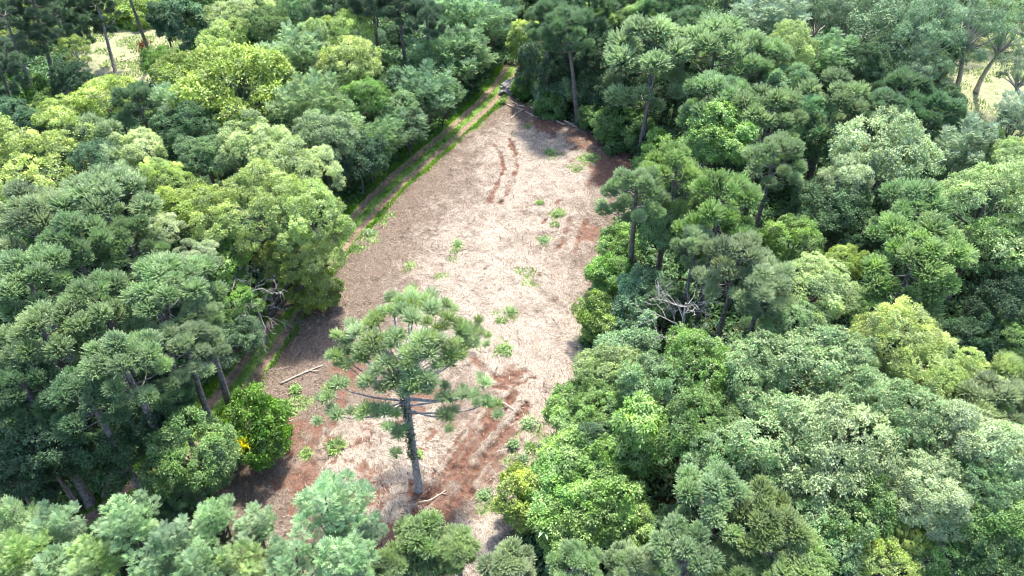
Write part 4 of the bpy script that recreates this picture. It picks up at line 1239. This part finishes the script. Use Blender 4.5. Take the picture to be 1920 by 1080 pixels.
# branch ends read from the photo: (u, v, height, tuft radius)
ENDS = [(775, 600, 15.2, .95), (735, 585, 14.9, .8), (770, 572, 14.4, .8), (810, 580, 14.6, .85), (700, 600, 14.5, .8), (845, 600, 14.2, .85), (660, 625, 14.0, .9), (690, 640, 14.2, .95),
        (740, 635, 15.0, .9), (790, 640, 15.1, .95), (830, 640, 14.4, .75), (870, 620, 13.8, .75), (885, 612, 13.4, .6), (905, 622, 13.0, .6), (735, 560, 13.4, .75), (770, 553, 13.2, .75), (812, 556, 13.2, .8), (840, 572, 13.3, .7),
        (640, 640, 13.2, .75), (630, 665, 12.4, .75), (640, 685, 12.2, .7), (622, 722, 11.6, .85), (672, 672, 13.2, .9), (720, 680, 14.0, .85), (765, 665, 14.6, .95), (805, 665, 14.2, .95), (850, 668, 13.4, .95),
        (895, 645, 12.8, .7), (870, 668, 12.8, .75), (685, 715, 12.6, .8), (735, 712, 13.0, .95), (772, 700, 13.6, .95), (812, 718, 12.8, .85), (620, 780, 10.9, .75), (680, 770, 11.0, .8), (718, 772, 10.9, .8),
        (745, 815, 9.6, .75), (845, 745, 11.4, .75), (880, 742, 11.6, .7), (838, 780, 10.4, .75), (920, 720, 11.2, .7), (925, 755, 10.6, .75), (780, 725, 12.9, .9), (700, 660, 13.8, .9), (755, 735, 12.6, .7), (900, 640, 13.2, .65)]
for k, (u, v, z, tr_) in enumerate(ENDS):
    ex, ey, _ = at(770 + (u - 770) * .92, v, z)
    end = np.array([ex - bx, ey - by, z - bz])
    rr = math.hypot(end[0], end[1])
    zs = min(max(end[2] - .25 * rr + r.normal() * .1, 7.5), TH_ - .15)
    st = np.array([0, 0, zs])
    m1 = st * .5 + end * .5 - [0, 0, .10 * rr]; m2 = st * .18 + end * .82 - [0, 0, .09 * rr]
    mb = MB()
    mb.tube([st, st * .7 + m1 * .3, m1, m2, end], [.085, .075, .06, .05, .03], 6)
    bo = link("branch", mb.mesh("branch", M_LONE), root)
    cs = [np.zeros(3)]; rs = [tr_ * .92]
    for q in range(3):
        cs.append(np.array([r.normal() * .6, r.normal() * .6, -abs(r.normal()) * .25])); rs.append(tr_ * r.uniform(.6, .8))
    V, Q, T = put_tufts(np.array(cs), np.array(rs), r, flush=.35, src=OPEN_TUFTS)
    to = link("foliage_tuft", mesh_np("foliage_tuft", V, Q, M_NEEDLE, tint=T), bo, tuple(end))
    to.color = col_of((.38, .49, .27), r)

# ------------------------------------------------------------------ dead trees
def dead_tree(label, u, v, hgt, spread, seed, levels=4, drop=0.0, base=None, thick=.05):
    r = np.random.default_rng(seed)
    x, y, _ = at(u, v) if base is None else (*base, 0)
    root = bpy.data.objects.new("dead_tree", None)
    COL.objects.link(root); root.location = (x, y, 0)
    tag(root, label, "tree", "dead trees")
    tr = MB()
    n = 7
    tt = np.linspace(0, 1, n)
    P = np.stack([.25 * np.sin(tt * 3), .2 * np.sin(tt * 4), -.2 + tt * hgt * .75], 1)
    tr.tube(P, .17 - .10 * tt, 6)
    def grow(br, p, d, ln, rad, lev):
        q = p + d * ln * .5 + r.normal(size=3) * ln * .07
        e = p + d * ln + np.array([0, 0, -drop * ln]) + r.normal(size=3) * ln * .08
        br.tube([p, q, e], [rad, rad * .8, rad * .45], 4 if rad < .03 else 5)
        if lev == 0: return
        for _ in range(r.integers(2, 4)):
            s = r.uniform(.45, 1)
            grow(br, p + (e - p) * s, nrm(d + r.normal(size=3) * .62 + np.array([0, 0, .12])), ln * r.uniform(.5, .72), max(rad * .6, .016), lev - 1)
    for k in range(12):
        f = r.uniform(.5, 1); a = k * 2.4
        p = np.array([np.interp(f, tt, P[:, 0]), np.interp(f, tt, P[:, 1]), np.interp(f, tt, P[:, 2])])
        br = MB()
        grow(br, p, nrm(np.array([math.cos(a), math.sin(a), r.uniform(.15, .9)])), spread * r.uniform(.35, .6), thick, levels - 1)
        link("branch", br.mesh("branch", M_DEAD), root)
    link("trunk", tr.mesh("trunk", M_DEAD), root)
    return root


dead_tree("bleached dead tree with a fan of bare white branches beside the clearing", 1254, 712, 12.5, 5.2, 3, thick=.045)
dead_tree("grey leafless tangle of twigs hanging over the track's wood side", 497, 645, 9.5, 4.2, 9, drop=.45, thick=.035)
# burnt foot of the tall bare trunk in the meadow
x, y, _ = at(283, 113)
r = np.random.default_rng(4)
P = np.stack([r.normal(size=150) * .45 - .4, r.normal(size=150) * .4, r.uniform(.2, 3.2, 150)], 1)
V, Q = sprigs(P, nrm(np.stack([r.normal(size=150), r.normal(size=150), -.6 + 0 * P[:, 0]], 1)), r, 5, .5, .09, droop=.6)
o = link("dead_frond_bush", mesh_np("dead_frond_bush", V, Q, M_RUST, tint=np.clip(.5 + r.normal(size=len(Q)) * .2, 0, 1)), None, (x, y, 0))
tag(o, "rusty brown dead fronds heaped against the burnt trunk in the meadow", "dead bush")

# ------------------------------------------------------------------ logs, poles, fallen branches
def log(name, p0, p1, r0, label, cat="log", group=None, lift=.0, bend=.0, forks=0, seed=0, mat=None):
    r = np.random.default_rng(seed + 900)
    a = np.array([*at(*p0)[:2], 0.0]); b = np.array([*at(*p1)[:2], 0.0])
    c = (a + b) / 2
    zz = field_z(np.array([a[0], b[0]]), np.array([a[1], b[1]]))
    if signed(np.array([c[0]]), np.array([c[1]]), FIELD)[0] < 0: zz = np.array([.12, .12])
    a[2], b[2] = zz[0] + r0 * .7 + lift, zz[1] + r0 * .7 + lift
    mb = MB()
    n = 7
    t = np.linspace(0, 1, n)[:, None]
    perp = nrm(np.array([-(b - a)[1], (b - a)[0], 0]))
    P = a * (1 - t) + b * t + perp * np.sin(t * 3.14) * bend * np.linalg.norm(b - a) + r.normal(size=(n, 3)) * [.03, .03, .01]
    mb.tube(P - c, r0 * (1 - .45 * t[:, 0]), 6)
    for k in range(forks):
        i = r.integers(2, n - 1)
        d = nrm((b - a) + perp * np.linalg.norm(b - a) * r.choice([-1, 1]) * r.uniform(.3, .8)) + [0, 0, .12]
        q = P[i] - c
        ln = np.linalg.norm(b - a) * r.uniform(.15, .35)
        mb.tube([q, q + d * ln * .5, q + d * ln - [0, 0, .1]], [r0 * .5, r0 * .4, r0 * .15], 6)
    o = link(name, mb.mesh(name, mat or M_LOG), None, tuple(c))
    tag(o, label, cat, group)


G = "fallen poles at the clearing's far edge"
log("fallen_pole", (952, 200), (965, 205), .10, "short stub pole nearest the track end of the fallen poles", "log", G, seed=1)
log("fallen_pole", (958, 193), (970, 199), .10, "short pale stub pole beside the scrub below the stacked timber", "log", G, seed=2)
log("fallen_pole", (970, 201), (984, 205), .14, "stubby thick pale log in the middle of the fallen poles", "log", G, seed=3)
log("fallen_pole", (969, 206), (981, 210), .12, "thin grey pole tucked under the stubby thick pale log", "log", G, seed=4)
log("fallen_pole", (995, 205), (1020, 219), .14, "longest straight pole slanting down through the fallen poles", "log", G, seed=5)
log("fallen_branch", (958, 227), (982, 210), .10, "forked crooked branch pointing down into the red mulch", "branch", G, forks=3, bend=.08, seed=6)
log("fallen_pole", (985, 214), (1000, 220), .13, "pale split log lying against the crooked branch", "log", G, seed=7)
log("fallen_branch", (985, 212), (1012, 223), .07, "thin arched twig branch beyond the pale split log", "branch", G, forks=2, bend=-.15, seed=8)
log("fallen_pole", (1043, 229), (1058, 237), .14, "grey log at the shrubs' foot, first of the far trio of poles", "log", G, seed=9)
log("fallen_pole", (1057, 230), (1082, 243), .13, "long slanting pole in the middle of the far trio", "log", G, seed=10)
log("fallen_pole", (1071, 226), (1098, 236), .13, "pale pole closest to the dark woods in the far trio", "log", G, seed=11)
log("fallen_branch", (526, 725), (608, 690), .10, "long pale two-stemmed branch lying on the grey straw near the track", "branch", None, forks=2, bend=.04, seed=12)
log("fallen_branch", (520, 697), (548, 690), .04, "small twiggy branch lying behind the long pale branch", "branch", None, forks=4, seed=13)
log("cut_log", (533, 773), (552, 761), .11, "short cut log beside the round glossy bush", "log", None, seed=14)
log("fallen_branch", (539, 796), (552, 791), .06, "small bleached stick below the short cut log", "branch", None, seed=15)
log("fallen_branch", (785, 948), (836, 925), .09, "curved peeled branch at the lone araucaria's foot", "branch", "sticks at the lone araucaria's foot", bend=-.1, forks=1, seed=16)
log("fallen_branch", (756, 950), (775, 951), .05, "short stick left of the lone araucaria's foot", "branch", "sticks at the lone araucaria's foot", seed=17)
log("fallen_branch", (765, 944), (800, 933), .04, "thin dark stick crossing below the lone araucaria's base", "branch", "sticks at the lone araucaria's foot", forks=2, seed=18, mat=M_BARK)
log("fallen_branch", (612, 566), (620, 583), .07, "crooked dark stick at the edge of the yellow tree's shade", "branch", None, forks=1, bend=.1, seed=19)
log("fallen_branch", (585, 588), (612, 597), .04, "thin pale twig on the shaded straw below the yellow trees", "branch", None, bend=.06, forks=1, seed=20)
log("fallen_branch", (773, 448), (790, 440), .07, "short brown stick lying alone on the upper pale straw", "branch", None, seed=21)
log("fallen_branch", (940, 757), (968, 780), .10, "pale root-like stick across the top of the red ruts", "branch", None, bend=.06, forks=1, seed=22)
log("fallen_branch", (120, 160), (100, 190), .08, "white stick lying in the hollow below slender araucarias", "branch", None, seed=23)
log("fallen_branch", (225, 118), (258, 107), .07, "pale stick lying across the dry meadow", "branch", None, seed=24)

# stacked sawn timber at the head of the field
tx, ty, _ = at(962, 166)
ts = bpy.data.objects.new("timber_stack", None)
COL.objects.link(ts); ts.location = (tx, ty, .05)
tag(ts, "weathered stack of sawn grey timber beside the track's head", "timber stack")
r = np.random.default_rng(8)
for lay in range(6):
    for k in range(4):
        mb = MB()
        ln = 5.2 * r.uniform(.75, 1.0) if lay < 4 else 2.6 * r.uniform(.7, 1)
        mb.box(0, 0, 0, ln, .42, .17, 1.05 + r.normal() * .05, r.normal() * .012)
        c1, s1 = math.cos(1.05), math.sin(1.05)
        off = (k - 1.5) * .5; al = r.normal() * .25 + (-.8 if lay > 3 else 0)
        o = link("board", mb.mesh("board", M_SAWN, smooth=False), ts, (-s1 * off + c1 * al, c1 * off + s1 * al, .1 + lay * .20))

# ------------------------------------------------------------------ weed clumps in the clearing
def clump(u, v, rm, hgt, cl, label, seed, blade=True):
    r = np.random.default_rng(seed + 500)
    x, y, _ = at(u, v)
    z = float(field_z(np.array([x]), np.array([y]))[0])
    if blade:
        m = int(260 * max(rm, .5) ** 1.5)
        q = np.sqrt(r.random(m)) * rm * .6; a = r.uniform(0, 6.28, m)
        C = np.stack([q * np.cos(a), q * np.sin(a), 0 * q - .03], 1)
        D = np.stack([np.cos(a) * (.2 + q / rm), np.sin(a) * (.2 + q / rm), .9 + 0 * a], 1) + r.normal(size=(m, 3)) * .3
        V, Q = leaves(C, D, rdir(m, r), hgt * r.uniform(.6, 1.3, m), .11)
    else:
        m = int(60 + 60 * rm ** 1.6)
        q = np.minimum(np.abs(r.normal(size=m)), 1.5) * rm * .38; a = r.uniform(0, 6.28, m)
        P = np.stack([q * np.cos(a), q * np.sin(a), hgt * r.uniform(.05, .9, m) * np.exp(-(q / rm) ** 2)], 1)
        V, Q = sprigs(P, nrm(r.normal(size=(m, 3)) * .4 + [0, 0, 1]), r, 6, .22, .085)
    o = link("weed_plant", mesh_np("weed_plant", V, Q, M_LEAF, tint=np.clip(.5 + r.normal(size=len(Q)) * .17, 0, 1)), None, (x, y, z))
    o.color = (*(np.array(PAL[cl]) * .75 + np.array((.10, .12, .06))), 1)
    o.scale = (1, 1, .7)
    tag(o, label, "weed", "weed clumps in the clearing")


for k, a in enumerate([
    (631, 842, .75, .8, "bright", "round fountain of bright grass near the lone araucaria's shaded side"),
    (944, 662, 1.25, .35, "bright", "low oval weed patch beside the lone araucaria's crown", ),
    (958, 588, .85, .4, "soft", "weed patch in the pale straw midway to the vivid shrub"),
    (940, 605, .7, .4, "bright", "small grassy tuft beside the mid-straw weed patch"),
    (990, 800, .95, .6, "soft", "broad leafy weed above the twin weeds beside the ruts"),
    (963, 840, .55, .7, "soft", "upright weed on the ruts' edge, left of twin pair"),
    (995, 845, .55, .6, "brightl", "leafy weed on the ruts' edge, right of twin pair"),
    (980, 866, .5, .4, "soft", "small weed just below the twin pair"),
    (910, 935, .9, .25, "soft", "flat weed patch on straw beside the lower red ruts"),
    (575, 853, .45, .3, "bright", "little weed tuft in the strip by the round glossy bush"),
    (556, 735, .75, .35, "bright", "weed tuft beneath the long pale branch"),
    (1047, 405, 1.0, .5, "bright", "tall weed patch in the upper right of the straw"),
    (1040, 425, .7, .35, "bright", "smaller weed patch just below the tall one"),
    (1020, 455, 1.0, .3, "soft", "hazy weed patch on the straw under the short upper ruts"),
    (858, 460, .7, .3, "soft", "isolated weed tuft on the pale straw's left flank"),
    (852, 476, .7, .25, "bright", "weed tuft trailing below the isolated one"),
    (1030, 290, 1.0, .6, "soft", "bushy weed between the curved ruts and red mulch"),
    (1105, 298, .95, .45, "soft", "weed patch on the red mulch near the great araucaria"),
    (1085, 322, .7, .35, "bright", "small weed below the red mulch weed patch"),
    (943, 196, .8, 1.0, "bright", "upright weed bush at the track's edge below the timber"),
    (694, 440, 1.0, .3, "soft", "grassy patch hugging the track's field side"),
    (668, 468, .8, .3, "soft", "grassy patch by the yellow tree where the track vanishes"),
    (1127, 388, 1.1, 1.2, "soft", "tall feathery weed at the clearing's right border"),
    (1012, 385, .6, .3, "bright", "tiny weed tuft beside the shallow upper rut"),
    (762, 512, .6, .2, "olive", "faint yellowish weed on the brown straw"),
    (782, 858, .6, .7, "bright", "green weed sprouting behind the lone trunk"),
]):
    clump(*a, seed=k, blade=(k % 3 == 0))

# palm-like rosettes among the bright bushes
for k, (u, v, z, lab) in enumerate([(1083, 990, 5.6, "star-shaped pale green rosette plant standing among the bright bushes"), (1022, 990, 5.2, "smaller star-shaped rosette plant left of the pale one")]):
    r = np.random.default_rng(k + 60)
    x, y, _ = at(u, v, z)
    root = bpy.data.objects.new("rosette_plant", None); COL.objects.link(root); root.location = (x, y, 0)
    tag(root, lab, "plant", "rosette plants")
    mb = MB(); mb.tube([(0, 0, -.2), (.05, 0, z * .5), (0, 0, z)], [.07, .06, .04], 6)
    link("stem", mb.mesh("stem", M_BARK), root)
    m = 14
    a = np.arange(m) * 2.4
    D = np.stack([np.cos(a), np.sin(a), .25 + .3 * r.random(m)], 1)
    V, Q = leaves(np.tile([0, 0, z], (m, 1)) + D * .05, D, np.tile([0, 0, 1.0], (m, 1)) + r.normal(size=(m, 3)) * .1, r.uniform(.75, 1.1, m), .26, .06)
    o = link("leaf_rosette", mesh_np("leaf_rosette", V, Q, M_LEAF, tint=np.clip(.6 + r.normal(size=m) * .15, 0, 1)), root)
    o.color = (*PAL["mint"], 1)

# ------------------------------------------------------------------ understorey: fills between the named trees
pl = np.array([(a, b, c_) for a, b, c_, _ in placed])
pts = []
tries = rng.uniform([-92, 20], [92, 150], (9000, 2))
for x, y in tries:
    u, v = proj(x, y, 5)
    if not (-110 < u < 2030 and -110 < v < 1130): continue
    if not free_of_open(x, y, 1.6, 4.6): continue
    if x < -30 and y > 78 and signed(np.array([x]), np.array([y + 7]), MEADOW1)[0] > -3: continue
    if x > 30 and y > 78 and signed(np.array([x]), np.array([y + 7]), MEADOW2)[0] > -3: continue
    d = np.hypot(pl[:, 0] - x, pl[:, 1] - y)
    if (d < np.minimum(pl[:, 2] * .72, 2.6)).any(): continue
    if pts and min(math.hypot(x - a, y - b) for a, b in pts) < 3.4: continue
    pts.append((x, y))
    if len(pts) >= 240: break
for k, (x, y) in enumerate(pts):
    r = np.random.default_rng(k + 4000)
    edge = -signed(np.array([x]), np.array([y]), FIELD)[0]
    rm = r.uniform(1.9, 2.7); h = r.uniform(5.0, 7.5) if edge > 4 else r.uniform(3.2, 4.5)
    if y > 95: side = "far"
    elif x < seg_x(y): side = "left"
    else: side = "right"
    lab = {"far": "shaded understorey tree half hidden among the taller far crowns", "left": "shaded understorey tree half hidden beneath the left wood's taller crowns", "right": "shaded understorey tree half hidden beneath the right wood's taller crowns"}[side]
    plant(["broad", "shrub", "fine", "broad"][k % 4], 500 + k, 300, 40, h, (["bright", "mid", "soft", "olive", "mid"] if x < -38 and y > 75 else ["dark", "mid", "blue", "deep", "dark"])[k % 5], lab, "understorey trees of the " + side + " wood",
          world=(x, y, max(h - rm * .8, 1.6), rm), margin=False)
print("trees", len(TREES), "fill", len(pts), "verts", sum(len(m.vertices) for m in bpy.data.meshes))
